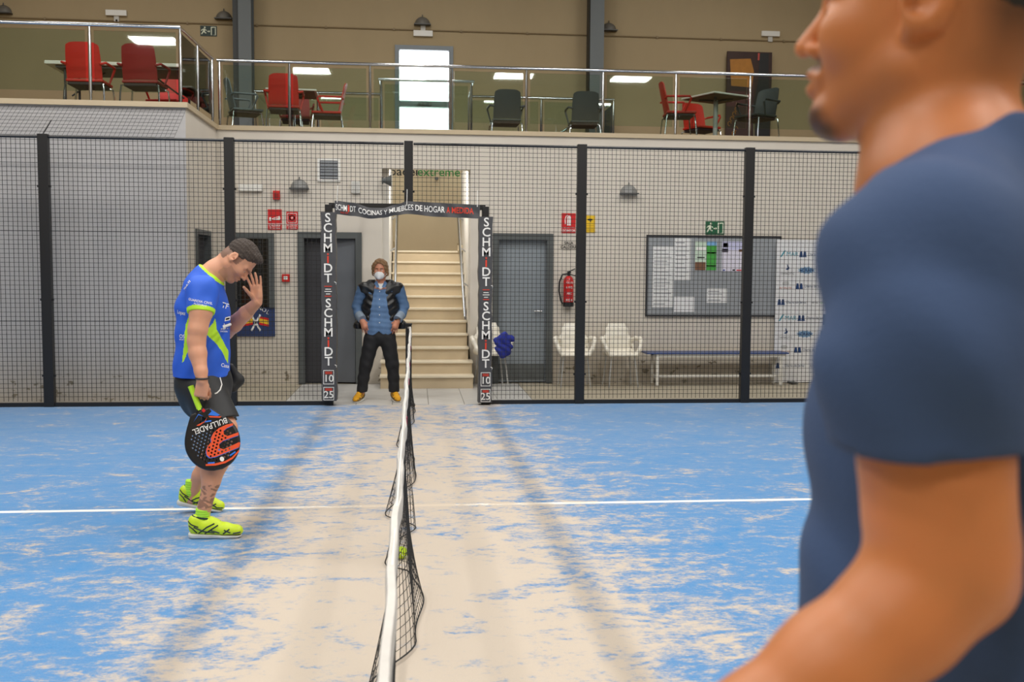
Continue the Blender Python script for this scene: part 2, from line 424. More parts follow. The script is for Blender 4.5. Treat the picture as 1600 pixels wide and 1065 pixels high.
# mezzanine slab
s = MB()
s.box((XL, BY+0.16, MZ-0.3), (BX-0.14, FY1, MZ-0.001)); s.box((XL, FY1, MZ-0.3), (XR, 3.4, MZ-0.001))
s.box((XL, 3.4, MZ-0.3), (-0.41, 4.65, MZ-0.001)); s.box((0.89, 3.4, MZ-0.3), (XR, 4.65, MZ-0.001))
s.box((XL, 4.65, MZ-0.3), (-2.4, YB, MZ-0.001)); s.box((3.25, 4.65, MZ-0.3), (XR, YB, MZ-0.001))
struct(s.build('floor_mezzanine', mat('mezzanine_floor', (150, 128, 98), 0.5, noise=0.06)))
# coping strips
c = MB(); c.box((BX-0.0, FY0-0.03, MZ), (XR, FY0+0.22, MZ+0.06)); struct(c.build('trim_1', COPE))
c = MB(); c.box((XL, BY-0.03, MZ), (BX+0.03, BY+0.2, MZ+0.06)); struct(c.build('trim_2', COPE))
c = MB(); c.box((BX-0.2, BY+0.2, MZ), (BX+0.03, FY0-0.03, MZ+0.06)); struct(c.build('trim_3', COPE))
# stairwell walls
s = MB(); s.box((-0.371, FY1, -0.012), (-0.285, 4.65, MZ-0.3)); struct(s.build('wall_stair_left', STAIRW))
s = MB(); s.box((0.815, FY1, -0.012), (0.9, 4.65, MZ-0.3)); struct(s.build('wall_stair_right', STAIRW))
struct(B((-2.4, 5.97, 1.86), (3.25, YB, MZ-0.02)).build('wall_landing', plaster('landing_lit_tan', (216, 196, 162), (150, 140, 120))))  # back wall lining in a paler tan; the light on it is put into the colour
# stairs
RISE, RUN, SY = 0.169, 0.255, 1.55
stairs = bpy.data.objects.new('stairs', None); COL.objects.link(stairs); stairs.location = (0.24, SY, 0); stairs['kind'] = 'structure'
for i in range(11):
    x0, x1 = (-0.39, 0.85) if i < 2 else (-0.28, 0.81)
    y1 = SY+(i+1)*RUN+0.06 if i < 10 else YB
    st = B((x0+0.012, SY+i*RUN+0.015, max(0, i*RISE-0.03)), (x1-0.012, y1, (i+1)*RISE-0.028)).build('step', STEPM, stairs)
    B((x0, SY+i*RUN-0.012, (i+1)*RISE-0.028), (x1, y1, (i+1)*RISE)).build('tread', NOSE, st, bevel=0.004)
LZ = 11*RISE; r2 = (MZ-LZ)/9
for k in range(8):                                                 # the two upper flights leave the landing sideways
    B((-0.28-(k+1)*0.235, 4.66, LZ+k*r2-0.1), (-0.28-k*0.235, YB, LZ+(k+1)*r2)).build('step', STEPM, stairs)
    B((0.81+k*0.26, 4.66, LZ+k*r2-0.1), (0.81+(k+1)*0.26, YB, LZ+(k+1)*r2)).build('step', STEPM, stairs)
skirt = B((0.735, 4.0, LZ), (0.81, 4.09, LZ+0.09)).build('newel_block', STEPM, stairs)
# hand rails of the stairs
def rail(name, label, pts, m=CHROME, r=0.02, posts=()):
    t = thing(name, label, 'handrail', pts[0])
    MB().tube(pts, r, 10).build('rail', m, t, smooth=True)
    for a, b_ in posts: MB().tube([a, b_], 0.011, 8).build('bracket', m, t, smooth=True)
    return t
def srail(x, sgn, label):
    p0 = (x, 1.75, 0.93); p1 = (x, 4.15, 2.52)
    rail('stair_handrail', label, [(x, 1.62, 0.93), p0, p1], posts=[((x, y, 0.93+(y-1.75)*0.6625), (x+sgn*0.085, y, 0.87+(y-1.75)*0.6625)) for y in (2.45, 3.2, 3.95)])
srail(-0.2, -1, 'steel handrail on the stair wall beside the grey open door')
srail(0.735, 1, 'steel handrail on the stair wall beside the boiler room door')

# ================================================================== window high on the back wall
win = thing('window_1', 'x', 'x', ((WX0+WX1)/2, YB+0.05, WZ0)); del win['label']; del win['category']; win['kind'] = 'structure'
fr = MB(); e = 0.075
fr.box((WX0, YB-0.03, WZ0), (WX0+e, YB+0.1, WZ1)); fr.box((WX1-e, YB-0.03, WZ0), (WX1, YB+0.1, WZ1)); fr.box((WX0+e, YB-0.03, WZ1-e), (WX1-e, YB+0.1, WZ1)); fr.box((WX0+e, YB-0.03, WZ0), (WX1-e, YB+0.1, WZ0+e))
fr.box((WX0+e, YB-0.02, 4.37), (WX1-e, YB+0.1, 4.47))
fro = fr.build('window_frame', MGREY, win)
B((0.12, YB-0.06, 4.4), (0.36, YB-0.02, 4.44)).build('push_bar', DGREY, fro)
for z0, z1 in ((WZ0+e, 4.37), (4.47, WZ1-e)):
    B((WX0+e, YB+0.05, z0), (WX1-e, YB+0.06, z1)).build('pane', glass('window_glass', (255, 255, 255), 0.0), win)

# ================================================================== doors
def door(name, x0, x1, ztop, y, leafm, fm, fw=0.075, depth=0.12):
    d = bpy.data.objects.new(name, None); COL.objects.link(d); d.location = ((x0+x1)/2, y, 0); d['kind'] = 'structure'
    q = MB(); q.box((x0, y-0.03, 0), (x0+fw, y+depth, ztop)); q.box((x1-fw, y-0.03, 0), (x1, y+depth, ztop)); q.box((x0+fw, y-0.03, ztop-fw), (x1-fw, y+depth, ztop))
    q.build('door_frame', fm, d)
    return d
d1 = door('door_1', D1[0], D1[1], D1[2], 2.2, DGREY, DGREY, 0.085)
B((D1[0]+0.085, 2.30, 0.01), (-1.06, 2.34, D1[2]-0.085)).build('door_leaf', mat('charcoal_door', (52, 52, 56), 0.5, noise=0.05), d1)
lf = MB().box((-1.05, 2.28, 0.01), (-0.735, 2.325, D1[2]-0.09), Matrix.Rotation(-0.16, 3, 'Z'), (-1.05, 2.3, 1)).build('door_leaf', mat('slate_door', (98, 102, 108), 0.45, noise=0.05), d1)
MB().lathe([(0.0, -0.03), (0.022, -0.03), (0.022, 0.0)], (-1.01, 2.27, 1.02), 12, 'Y').build('door_knob', CHROME, lf, smooth=True)
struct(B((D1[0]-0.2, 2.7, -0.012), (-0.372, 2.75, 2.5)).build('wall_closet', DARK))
d2 = door('door_2', D2[0], D2[1], D2[2], 2.2, MGREY, DGREY, 0.085)
lf = B((D2[0]+0.085, 2.26, 0.01), (D2[1]-0.085, 2.31, D2[2]-0.085)).build('door_leaf', mat('boiler_door', (134, 142, 148), 0.45, noise=0.05), d2)
B((D2[0]+0.1, 2.25, 0.04), (D2[1]-0.1, 2.26, 0.26)).build('kick_plate', mat('kick_grey', (92, 96, 96), 0.5, noise=0.1), lf)
MB().tube([(D2[1]-0.15, 2.26, 1.0), (D2[1]-0.15, 2.21, 1.0), (D2[1]-0.26, 2.21, 1.0)], 0.011, 8).build('door_handle', CHROME, lf, smooth=True)
d3 = bpy.data.objects.new('door_3', None); COL.objects.link(d3); d3.location = (BX, 1.25, 0); d3['kind'] = 'structure'
q = MB(); q.box((BX-0.1, SD[0], 0), (BX+0.02, SD[0]+0.06, SD[2])); q.box((BX-0.1, SD[1]-0.06, 0), (BX+0.02, SD[1], SD[2])); q.box((BX-0.1, SD[0]+0.06, SD[2]-0.06), (BX+0.02, SD[1]-0.06, SD[2])); q.build('door_frame', DGREY, d3)
B((BX-0.1, SD[0]+0.06, 0.01), (BX-0.06, SD[1]-0.06, SD[2]-0.06)).build('door_leaf', mat('charcoal_door'), d3)

# ================================================================== steel columns upstairs
def column(x0, x1, label):
    t = thing('steel_column', label, 'column', ((x0+x1)/2, 5.85, MZ))
    B((x0, 5.7, MZ), (x0+0.02, 5.99, CEIL)).build('flange', DSTEEL, t)
    B((x0+0.02, 5.84, MZ), (x1-0.015, 5.86, CEIL)).build('web', STEEL, t)
    B((x1-0.015, 5.7, MZ), (x1, 5.99, CEIL)).build('flange', STEEL, t)
    B((x0-0.04, 5.66, MZ), (x1+0.04, 5.995, MZ+0.02)).build('base_plate', DSTEEL, t)
def column2(x0, x1, split, label):
    t = thing('steel_column', label, 'column', ((x0+x1)/2, 5.85, MZ))
    B((split, 5.68, MZ+0.02), (x1, 5.72, CEIL)).build('flange', STEEL, t)
    B((x0, 5.74, MZ+0.02), (split-0.005, 5.99, CEIL)).build('web', DSTEEL, t)
    B((split, 5.95, MZ+0.02), (x1, 5.99, CEIL)).build('flange', STEEL, t)
    B((split+0.09, 5.72, MZ+0.02), (split+0.11, 5.95, CEIL)).build('web', STEEL, t)
    B((x0-0.04, 5.64, MZ), (x1+0.04, 5.995, MZ+0.02)).build('base_plate', DSTEEL, t)
column2(-2.95, -2.64, -2.85, 'grey steel column with dark side rising behind the red chair table')
column2(3.06, 3.31, 3.07, 'plain grey steel column near the upstairs window and black chairs')

# ================================================================== glass railings
def railing(label, pts, zt=4.33, z0=3.46, posts=(), r=0.022, gl=True, gap=0.05, pr=0.02):
    """pts: plan polyline of the hand rail; posts: plan points of the uprights"""
    t = thing('glass_railing', label, 'railing', (pts[0][0], pts[0][1], z0))
    MB().tube([(p[0], p[1], zt) for p in pts], r, 10).build('handrail', CHROME, t, smooth=True)
    for p in posts:
        q = MB().tube([(p[0], p[1], z0), (p[0], p[1], zt-r)], pr*0.75, 8); q.tube([(p[0], p[1], z0+0.1), (p[0], p[1], zt-0.08)], pr, 8)
        po = q.build('post', CHROME, t, smooth=True)
        MB().lathe([(0.045, z0), (0.045, z0+0.008), (0.02, z0+0.02)], (p[0], p[1], 0), 12).build('base_flange', CHROME, po, smooth=True)
    if gl:
        for a, b_ in zip(posts[:-1], posts[1:]):
            A = Vector((a[0], a[1], 0)); Bv = Vector((b_[0], b_[1], 0)); dv = (Bv-A)
            if dv.length > 1.6: continue
            dn = dv.normalized(); nn = Vector((-dn.y, dn.x, 0))*0.005; A = A+dn*gap; Bv = Bv-dn*gap
            z_lo, z_hi = z0+0.12, zt-0.06
            vs = [A-nn, Bv-nn, Bv+nn, A+nn]
            q = MB(); q.add([(v.x, v.y, z_lo) for v in vs]+[(v.x, v.y, z_hi) for v in vs], [(0, 3, 2, 1), (4, 5, 6, 7), (0, 1, 5, 4), (1, 2, 6, 5), (2, 3, 7, 6), (3, 0, 4, 7)])
            q.build('glass_panel', GLASS, t)
    return t
fx = [-2.53, -1.61, -0.535, 0.556, 1.602, 2.673, 3.705, 4.77, 5.84, 6.9, 7.96, 9.0]
railing('long steel and glass railing along the mezzanine edge above the stair', [(-2.56, 2.3), (9.1, 2.3)], posts=[(x, 2.3) for x in fx])
bxs = [-6.8, -5.75, -4.7, -3.64, -2.63]
railing('steel and glass railing around the projecting corner terrace with the folding table', [(-7.0, 0.5), (-2.63, 0.5), (-2.6, 2.2)], posts=[(x, 0.5) for x in bxs]+[(-2.615, 1.35), (-2.6, 2.17)])
railing('inner steel and glass guard rail around the stair opening', [(-2.42, 5.7), (-2.42, 4.6), (-0.45, 4.6), (-0.45, 3.36), (0.93, 3.36), (0.93, 4.6), (3.28, 4.6), (3.28, 5.7)], z0=MZ,
        posts=[(-2.42, 4.6), (-1.45, 4.6), (-0.45, 4.6), (-0.42, 3.4), (0.9, 3.4), (0.93, 4.6), (2.1, 4.6), (3.28, 4.6), (3.28, 5.6)])
rail('stair_handrail', 'sloping steel handrail descending inside the stair opening by the red chairs', [(-2.3, 5.0, 4.25), (-0.35, 5.0, 2.85)])
rail('stair_handrail', 'sloping steel handrail descending inside the stair opening by the black chairs', [(3.1, 5.0, 4.25), (0.95, 5.0, 2.85)])
rail('stair_handrail', 'dark sloping handrail of a further stair at the mezzanine end', [(7.45, 3.4, 3.95), (9.6, 3.4, 4.55)], m=DSTEEL, r=0.03, posts=[((8.2, 3.4, MZ), (8.2, 3.4, 4.16)), ((9.2, 3.4, MZ), (9.2, 3.4, 4.43))])

# ================================================================== court fence
fence = thing('court_fence', 'black welded wire mesh court fence with square posts and a doorway', 'fence', (0, 0, 0))
WIRE = mat('black_mesh_wire', (26, 26, 26), 0.5)
WR = 0.0022
def mesh_panel(x0, x1, z0, z1, y=0.0, name='mesh_panel'):
    q = MB(); n = int(round((x1-x0)/0.05)); mz = int(round((z1-z0)/0.05))
    for i in range(1, n): q.box((x0+i*0.05-WR, y-WR, z0), (x0+i*0.05+WR, y+WR, z1))
    for j in range(1, mz):
        zz = z0+j*0.05; r = WR*(1.8 if min(abs(zz-0.95), abs(zz-1.95)) < 0.02 else 1)
        q.box((x0, y+WR-0.0005, zz-r), (x1, y+3*WR-0.0005, zz+r))
    o = q.build(name, WIRE, fence); o['kind'] = 'stuff'; return o
PW = 0.055
DL, DR, DT = -0.90, 0.88, 2.25
def fpost(x, z0, z1, w=PW):
    p = B((x-w, -0.04, z0), (x+w, 0.04, z1)).build('fence_post', BLACK, fence, bevel=0.004)
    for z in (0.35, 1.2, 2.45):
        if z0 < z < z1: B((x-w-0.018, -0.02, z-0.012), (x+w+0.018, 0.0, z+0.012)).build('mesh_clip', BLACK, p)
for x in (-8, -6, -4, -2, 2, 4, 6, 8): fpost(x, 0, 3.02)
fpost(0, DT, 3.02, 0.05); fpost(DL, 0, DT+0.04, 0.04); fpost(DR, 0, DT+0.04, 0.04)
B((DL, -0.03, DT), (DR, 0.03, DT+0.06)).build('door_header', BLACK, fence)
pxs = [-8, -6, -4, -2, 0, 2, 4, 6, 8]
for a, b_ in zip(pxs[:-1], pxs[1:]):
    A, Bx = a+PW, b_-PW
    MB().tube([(A, 0, 2.99), (Bx, 0, 2.99)], 0.017, 6).build('top_rail', BLACK, fence)
    if a == -2: mesh_panel(A, DL, 0.06, 3.0); mesh_panel(DL, Bx, DT+0.06, 3.0); B((A, -0.02, 0.0), (DL, 0.02, 0.045)).build('base_rail', BLACK, fence)
    elif a == 0: mesh_panel(DR, Bx, 0.06, 3.0); mesh_panel(A, DR, DT+0.06, 3.0); B((DR, -0.02, 0.0), (Bx, 0.02, 0.045)).build('base_rail', BLACK, fence)
    else: mesh_panel(A, Bx, 0.06, 3.0); B((A, -0.02, 0.0), (Bx, 0.02, 0.045)).build('base_rail', BLACK, fence)
# sloping mesh closing the gap between the fence and the projecting block
q = MB(); x0, x1 = -8.0, -2.6
for i in range(int((x1-x0)/0.05)+1):
    x = x0+i*0.05; q.tube([(x, 0.0, 3.01), (x+0.05, BY-0.01, 3.38)], WR*0.9, 4)
for j in range(9):
    t_ = j/8; q.tube([(x0, t_*(BY-0.01), 3.01+0.37*t_), (x1+0.05*t_, t_*(BY-0.01), 3.01+0.37*t_)], WR*0.9, 4)
q.build('sloping_mesh', WIRE, fence, kind='stuff')
MB().tube([(-4.02, 0.05, 3.03), (-3.98, 0.2, 3.2)], 0.006, 5).build('mesh_tie', BLACK, fence)

# ================================================================== net and its posts
post = thing('net_post', 'black steel net post standing in the far doorway', 'post', (0.0, -0.05, 0))
B((-0.035, -0.09, 0.0), (0.035, -0.01, 0.93)).build('upright', BLACK, post, bevel=0.004)
B((-0.04, -0.1, 0.93), (0.04, 0.0, 0.945)).build('cap', BLACK, post)
B((-0.075, -0.13, 0.0), (0.075, 0.02, 0.012)).build('base_plate', BLACK, post)
MB().tube([(0.0, -0.09, 0.9), (0.0, -0.13, 0.9)], 0.012, 8).build('rope_hook', CHROME, post)
post2 = copy_tree(post); post2.location = (0.0, -10.13, -0.06); post2['label'] = 'black steel net post at the near doorway beside the player in navy'
net = thing('court_net', 'sagging black court net with a white top band dividing the blue court', 'net', (0, -5, 0))
def smooth1(t): t = min(max(t, 0), 1); return t*t*(3-2*t)
KN = [(-10.2, -0.03), (-8.6, -0.05), (-7.9, -0.12), (-7.45, 0.06), (-7.0, 0.09), (-6.5, 0.03), (-6.35, -0.10), (-5.9, -0.05), (-5.6, 0.07), (-5.25, -0.14), (-4.8, -0.08), (-4.3, 0.05), (-3.5, 0.06), (-2.7, -0.11), (-2.1, -0.06), (-1.4, 0.04), (-0.7, 0.05), (-0.15, 0.0)]
def hem(y):
    for (a, va), (b_, vb) in zip(KN[:-1], KN[1:]):
        if a <= y <= b_: return va+(vb-va)*smooth1((y-a)/(b_-a))
    return 0.0
def ntop(y): return 0.92-0.04*(1-((y+5)/5)**2)
def npt(y, t):                      # t: 0 top .. 1 foot
    zt = ntop(y)-0.03; z = zt*(1-t)+0.012*t
    return (0.02-0.005*math.sin(y*3)*t+hem(y)*(t**2.2)*0.95+0.012*math.sin(7*y+5*t)*t, y, z)
q = MB(); NY = 210; NTR = 20
ys = [-10.06+9.92*i/NY for i in range(NY+1)]
for i, y in enumerate(ys):
    q.tube([npt(y+0.0, t/NTR) for t in range(NTR+1)], 0.0016, 3)
for j in range(1, NTR+1): q.tube([npt(y, j/NTR) for y in ys], 0.0016 if j < NTR else 0.004, 3)
q.build('net_mesh', mat('black_net_cord', (22, 23, 24), 0.7), net, kind='stuff')
q = MB(); vs = []; fs = []
N = 120
for i in range(N+1):
    y = -10.08+9.94*i/N; wob = 0.003*math.sin(5*y)+0.002*math.sin(13*y+1); zt = ntop(y)+0.006*math.sin(9*y)
    for dx, dz in ((-0.010, -0.055), (-0.012, -0.02), (-0.008, 0.0), (0.008, 0.0), (0.012, -0.02), (0.010, -0.055)): vs.append((0.022+dx+wob, y, zt+dz))
for i in range(N):
    for k in range(6): fs.append((i*6+k, i*6+(k+1) % 6, (i+1)*6+(k+1) % 6, (i+1)*6+k))
fs += [tuple(range(6))[::-1], tuple(range(N*6, N*6+6))]
q.add(vs, fs); q.build('top_band', mat('white_net_tape', (204, 200, 194), 0.8, noise=0.15, nscale=14, bump=0.3), net, smooth=True)
MB().tube([(0.02, -0.09, 0.9), (0.025, -0.3, 0.895), (0.022, -10.09, 0.905)], 0.004, 6).build('tension_cable', WHITE, net)
for y, rr in ((-4.1, 0), (-5.2, 1), (-2.6, 0), (-6.9, 1), (-3.2, 0)):
    B((0.032, y-0.03, ntop(y)-0.05), (0.036, y+0.03, ntop(y)-0.015)).build('tape_mark', mat('pink_ink', (178, 60, 96), 0.7), net)
ball = thing('tennis_ball', 'yellow-green ball lying at the foot of the net', 'ball', (0.0, -6.22, 0.033))
q = MB(); q.lathe([(0.0335*math.sin(a), -0.0335*math.cos(a)) for a in [math.pi*i/10 for i in range(11)]], (0, 0, 0), 16); q.build('felt', mat('ball_felt', (196, 226, 40), 0.9, bump=0.4, bscale=300), ball, smooth=True, world=False)
MB().tube([(0.0338*math.cos(a)*math.cos(0.5*math.sin(2*a)), 0.0338*math.sin(a)*math.cos(0.5*math.sin(2*a)), 0.0338*math.sin(0.5*math.sin(2*a))) for a in [2*math.pi*i/32 for i in range(33)]], 0.0012, 5).build('seam', WHITE, ball, world=False)

# ================================================================== lamps under the roof
hl = None
for x, y in LAMPS:
    if hl is None:
        hl = thing('ceiling_lamp', 'flat white roof lamp hanging above the hall', 'lamp', (x, y, CEIL-0.44), group='roof lamps')
        q = MB(); q.box((-0.68, -0.53, 0.0), (0.68, 0.53, 0.05)); q.build('housing', WHITE, hl, world=False)
        for sx in (-0.5, 0.5): MB().tube([(sx, 0, 0.05), (sx, 0, 0.44)], 0.006, 5).build('hanger', DSTEEL, hl, world=False)
    else:
        o = copy_tree(hl); o.location = (x, y, CEIL-0.44)
bt = thing('added_batten_lamp', 'long narrow unseen lamp added above the net to throw shadow bands', 'lamp', (0, -5, 7.21))  # unseen lamp, added so the pair below it shades the turf
B((-0.06, -10.6, 7.21), (0.06, 0.6, 7.3)).build('housing', WHITE, bt)
for y in (-9.5, -5, -0.5): MB().tube([(0, y, 7.3), (0, y, CEIL)], 0.006, 5).build('hanger', DSTEEL, bt)
for sx, nm in ((-1, 'left'), (1, 'right')):  # unseen pair added to cast the two dark bands on the turf
    ct = thing('shadow_bar', 'slim unseen bar added under the narrow lamp to cast a shadow band', 'shadow bar', (sx*0.306, -5, 4.75), group='shadow bars under the added lamp')
    B((sx*0.306-0.022, -10.6, 4.75), (sx*0.306+0.022, 0.0, 4.79)).build('bar', STEEL, ct)
    for y in (-9.5, -5, -0.5): MB().tube([(sx*0.306, y, 4.79), (sx*0.306, y, CEIL)], 0.004, 5).build('hanger', DSTEEL, ct)

sl = thing('stair_fill_box', 'white box of the added fill light hidden over the stairs', 'lamp', (0.25, 2.62, 3.1))  # housing of the added stair light, tucked out of view
B((-0.17, 2.48, 3.055), (0.67, 2.76, 3.099)).build('housing', WHITE, sl)
B((-0.19, 2.46, 3.05), (0.69, 2.48, 3.099)).build('rim', WHITE, sl)
# ================================================================== things on the lower wall (faces -Y at y = 2.2)
WYP = 2.2
def wbox(x0, z0, x1, z1, d=0.02, y=None):
    y = WYP if y is None else y
    return B((x0, y-d, z0), (x1, y, z1))
def pxr(x0, y0, x1, y1, Y=WYP):
    a = at(x0, y0, Y=Y); b = at(x1, y1, Y=Y); return a[0], b[2], b[0], a[2]
INKW = mat('white_ink', (238, 236, 232), 0.7); INKK = mat('black_ink', (22, 22, 24), 0.7); INKR = mat('red_ink', (222, 66, 44), 0.7)
SRED = mat('sign_red', (204, 26, 28), 0.45); SGREEN = mat('sign_green', (18, 92, 58), 0.5); SYEL = mat('sign_yellow', (232, 190, 30), 0.5)
PAPER = mat('white_paper', (226, 226, 226), 0.8)
# ventilation grille
x0, z0, x1, z1 = pxr(496, 247, 532, 284)
t = thing('ventilation_grille', 'square white ventilation grille with grey slats high on the wall', 'vent', ((x0+x1)/2, WYP, z0))
q = MB(); e = 0.03
q.box((x0, WYP-0.025, z0), (x0+e, WYP, z1)); q.box((x1-e, WYP-0.025, z0), (x1, WYP, z1)); q.box((x0+e, WYP-0.025, z1-e), (x1-e, WYP, z1)); q.box((x0+e, WYP-0.025, z0), (x1-e, WYP, z0+e)); q.build('frame', WHITE, t)
wbox(x0+e, z0+e, x1-e, z1-e, 0.004).build('backing', DARK, t)
for k in range(6):
    zz = z0+e+0.012+k*(z1-z0-2*e-0.01)/6
    MB().box((x0+e, WYP-0.022, zz), (x1-e, WYP-0.016, zz+0.032), Matrix.Rotation(0.5, 3, 'X')).build('slat', mat('grey_slat', (170, 174, 178), 0.5), t)
# half dome wall lamps
def dome_lamp(x, y, z, label, r=0.12, m=None, group=None):
    t = thing('dome_wall_lamp', label, 'wall lamp', (x, y, z))
    q = MB(); n = 10; vs = []; fs = []
    for i in range(n//2+1):
        ph = math.pi/2*i/(n//2)
        for k in range(n+1):
            th = math.pi*k/n
            vs.append((x+r*math.cos(th)*math.cos(ph)*1.0, y-r*0.85*math.sin(th)*math.cos(ph), z+r*math.sin(ph)))
    for i in range(n//2):
        for k in range(n): a = i*(n+1)+k; fs.append((a, a+1, a+n+2, a+n+1))
    q.add(vs, fs); q.add([(x+r*math.cos(math.pi*k/n), y-r*0.85*math.sin(math.pi*k/n), z) for k in range(n+1)], [tuple(range(n+1))])
    q.build('shade', m or mat('grey_lamp_shade', (132, 132, 130), 0.45), t, smooth=True)
    B((x-r*1.06, y-r*0.9, z-0.014), (x+r*1.06, y, z)).build('rim', mat('dark_lamp_rim', (84, 84, 84), 0.5), t)
    MB().tube([(x, y-0.02, z+r*0.97), (x, y-0.012, z+r*1.25)], 0.008, 6).build('cable', mat('dark_lamp_rim'), t)
a = at(468, 294, Y=WYP); dome_lamp(a[0], WYP, a[2], 'grey half-dome wall lamp between the siren and the ventilation grille')
a = at(982, 302, Y=WYP); dome_lamp(a[0], WYP, a[2], 'grey half-dome wall lamp above the wall left of the notice board')
UY = YB
for px, py, lb in ((660, 39, 'dark half-dome wall lamp above the bright upstairs window'), (350, 30, 'half-dome wall lamp beside the upstairs exit sign'), (951, 48, 'half-dome wall lamp beside the plain grey steel column'), (6, 21, 'half-dome wall lamp above the folding table terrace')):
    a = at(px, py, Y=UY); dome_lamp(a[0], UY, a[2], lb, r=0.135, m=mat('bronze_lamp_shade', (104, 100, 92), 0.5))
# emergency lights
def elight(x0, z0, x1, z1, y, label, stem=None):
    t = thing('emergency_light', label, 'emergency light', ((x0+x1)/2, y, z0))
    B((x0, y-0.055, z0), (x1, y-0.008, z1)).build('diffuser', WHITE, t, bevel=0.006)
    B((x0+0.01, y-0.02, z0+0.006), (x1-0.01, y, z1-0.004)).build('base', mat('pale_grey_plastic', (196, 194, 188), 0.5), t)
    if stem: B(((x0+x1)/2-0.04, y-0.03, stem[0]), ((x0+x1)/2+0.04, y, stem[1])).build('junction_box', mat('pale_grey_plastic'), t)
x0, z0, x1, z1 = pxr(373, 288, 411, 299); elight(x0, z0, x1, z1, WYP, 'slim white emergency light on the wall above the fire signs')
for r_, st, lb in (((646, 48, 676, 58), 1, 'white emergency light above the bright upstairs window'), ((166, 16, 199, 26), -1, 'white emergency light on the wall behind the folding table terrace'), ((1189, 49, 1217, 58), -1, 'white emergency light above the tall brown poster')):
    x0, z0, x1, z1 = pxr(*r_, Y=UY); elight(x0, z0, x1, z1, UY, lb, (z1-0.005, z1+0.09) if st > 0 else (z0-0.09, z0+0.005))
cd = thing('wall_conduit', 'thin conduit pipe running along the upper back wall', 'conduit', (0, UY-0.015, 5.7))
zc = at(560, 44, Y=UY-0.015)[2]
MB().tube([(-7.5, UY-0.015, zc), (9, UY-0.015, zc)], 0.012, 6).build('pipe', mat('tan_conduit', (140, 122, 92), 0.6), cd)
for k in range(14): B((-7.2+k*1.15, UY-0.03, zc-0.02), (-7.17+k*1.15, UY, zc+0.02)).build('clip', mat('tan_conduit'), cd)
# siren, white box, call point, loudspeaker
x0, z0, x1, z1 = pxr(427, 298, 438, 312)
t = thing('alarm_siren', 'small red alarm siren above the red fire signs', 'siren', ((x0+x1)/2, WYP, z0)); B((x0, WYP-0.05, z0), (x1, WYP, z1)).build('body', RED, t, bevel=0.008)
for k in range(3): B((x0+0.015, WYP-0.055, z0+0.02+k*0.022), (x1-0.015, WYP-0.049, z0+0.03+k*0.022)).build('slot', mat('dark_red', (110, 16, 14), 0.5), t)
x0, z0, x1, z1 = pxr(549, 283, 563, 302)
t = thing('junction_box', 'small white box on the wall beside the stair opening', 'box', ((x0+x1)/2, WYP, z0)); B((x0, WYP-0.05, z0), (x1, WYP, z1)).build('body', WHITE, t, bevel=0.006); B((x0+0.012, WYP-0.055, z0+0.012), (x1-0.012, WYP-0.049, z1-0.012)).build('lid', mat('pale_grey_plastic'), t)
x0, z0, x1, z1 = pxr(441, 428, 453, 440)
t = thing('fire_call_point', 'small red fire call point beside the grey door frame', 'alarm button', ((x0+x1)/2, WYP, z0)); B((x0, WYP-0.045, z0), (x1, WYP, z1)).build('body', RED, t, bevel=0.006); B((x0+0.025, WYP-0.049, z0+0.03), (x1-0.025, WYP-0.044, z1-0.028)).build('push_plate', INKW, t)
a = at(598, 283, Y=WYP)
t = thing('wall_loudspeaker', 'dark horn loudspeaker at the corner of the stair opening', 'loudspeaker', (a[0], WYP, a[2]))
MB().lathe([(0.03, 0.0), (0.035, 0.03), (0.06, 0.08), (0.085, 0.12)], (a[0], WYP-0.10, a[2]), 14, 'X').build('horn', DGREY, t, smooth=True)
B((a[0]-0.01, WYP-0.12, a[2]-0.04), (a[0]+0.01, WYP, a[2]+0.04)).build('bracket', DGREY, t)
t = thing('wall_camera', 'tiny dark camera on the stair back wall under the green lettering', 'camera', at(682, 279, Y=YB))
a = at(682, 279, Y=YB); B((a[0]-0.03, 5.94, a[2]-0.02), (a[0]+0.03, 5.969, a[2]+0.02)).build('mount', DGREY, t); MB().lathe([(0.02, -0.09), (0.025, -0.02)], (a[0], 5.96, a[2]-0.01), 10, 'Y').build('lens_barrel', DGREY, t, smooth=True)
# wall signs
def sign(name, label, px, m, Y=WYP):
    x0, z0, x1, z1 = pxr(*px, Y=Y)
    t = thing(name, label, 'sign', ((x0+x1)/2, Y, z0)); B((x0, Y-0.008, z0), (x1, Y, z1)).build('plate', m, t)
    return t, x0, z0, x1, z1
def shp(t, poly, m, name='pictogram', Y=WYP-0.008, x0=0, z0=0, sx=1, sz=1, d=0.002):
    return MB().prism([(x0+p[0]*sx, z0+p[1]*sz) for p in poly], Y-d, Y).build(name, m, t)
t, x0, z0, x1, z1 = sign('fire_sign', 'larger red fire hose sign with white pictogram and caption', (418.5, 327, 440.5, 359), SRED); W, H = x1-x0, z1-z0
k = dict(x0=x0, z0=z0, sx=W, sz=H)
shp(t, [(0.1, 0.62), (0.25, 0.62), (0.25, 0.44), (0.1, 0.44)], INKW, **k); shp(t, [(0.3, 0.56), (0.85, 0.68), (0.93, 0.56), (0.85, 0.47), (0.3, 0.51)], INKW, **k); shp(t, [(0.36, 0.545), (0.75, 0.62), (0.78, 0.58), (0.4, 0.525)], SRED, Y=WYP-0.0105, **k)
shp(t, [(0.0, 0.29), (1, 0.29), (1, 0.31), (0, 0.31)], INKW, name='rule', **k)
wall_text('CALDERA', H*0.13, ((x0+x1)/2, WYP-0.011, z0+H*0.2), INKW, t, bold=0.01, xs=1.0); wall_text('ES LA SALA', H*0.10, ((x0+x1)/2, WYP-0.011, z0+H*0.08), INKW, t, bold=0.01)
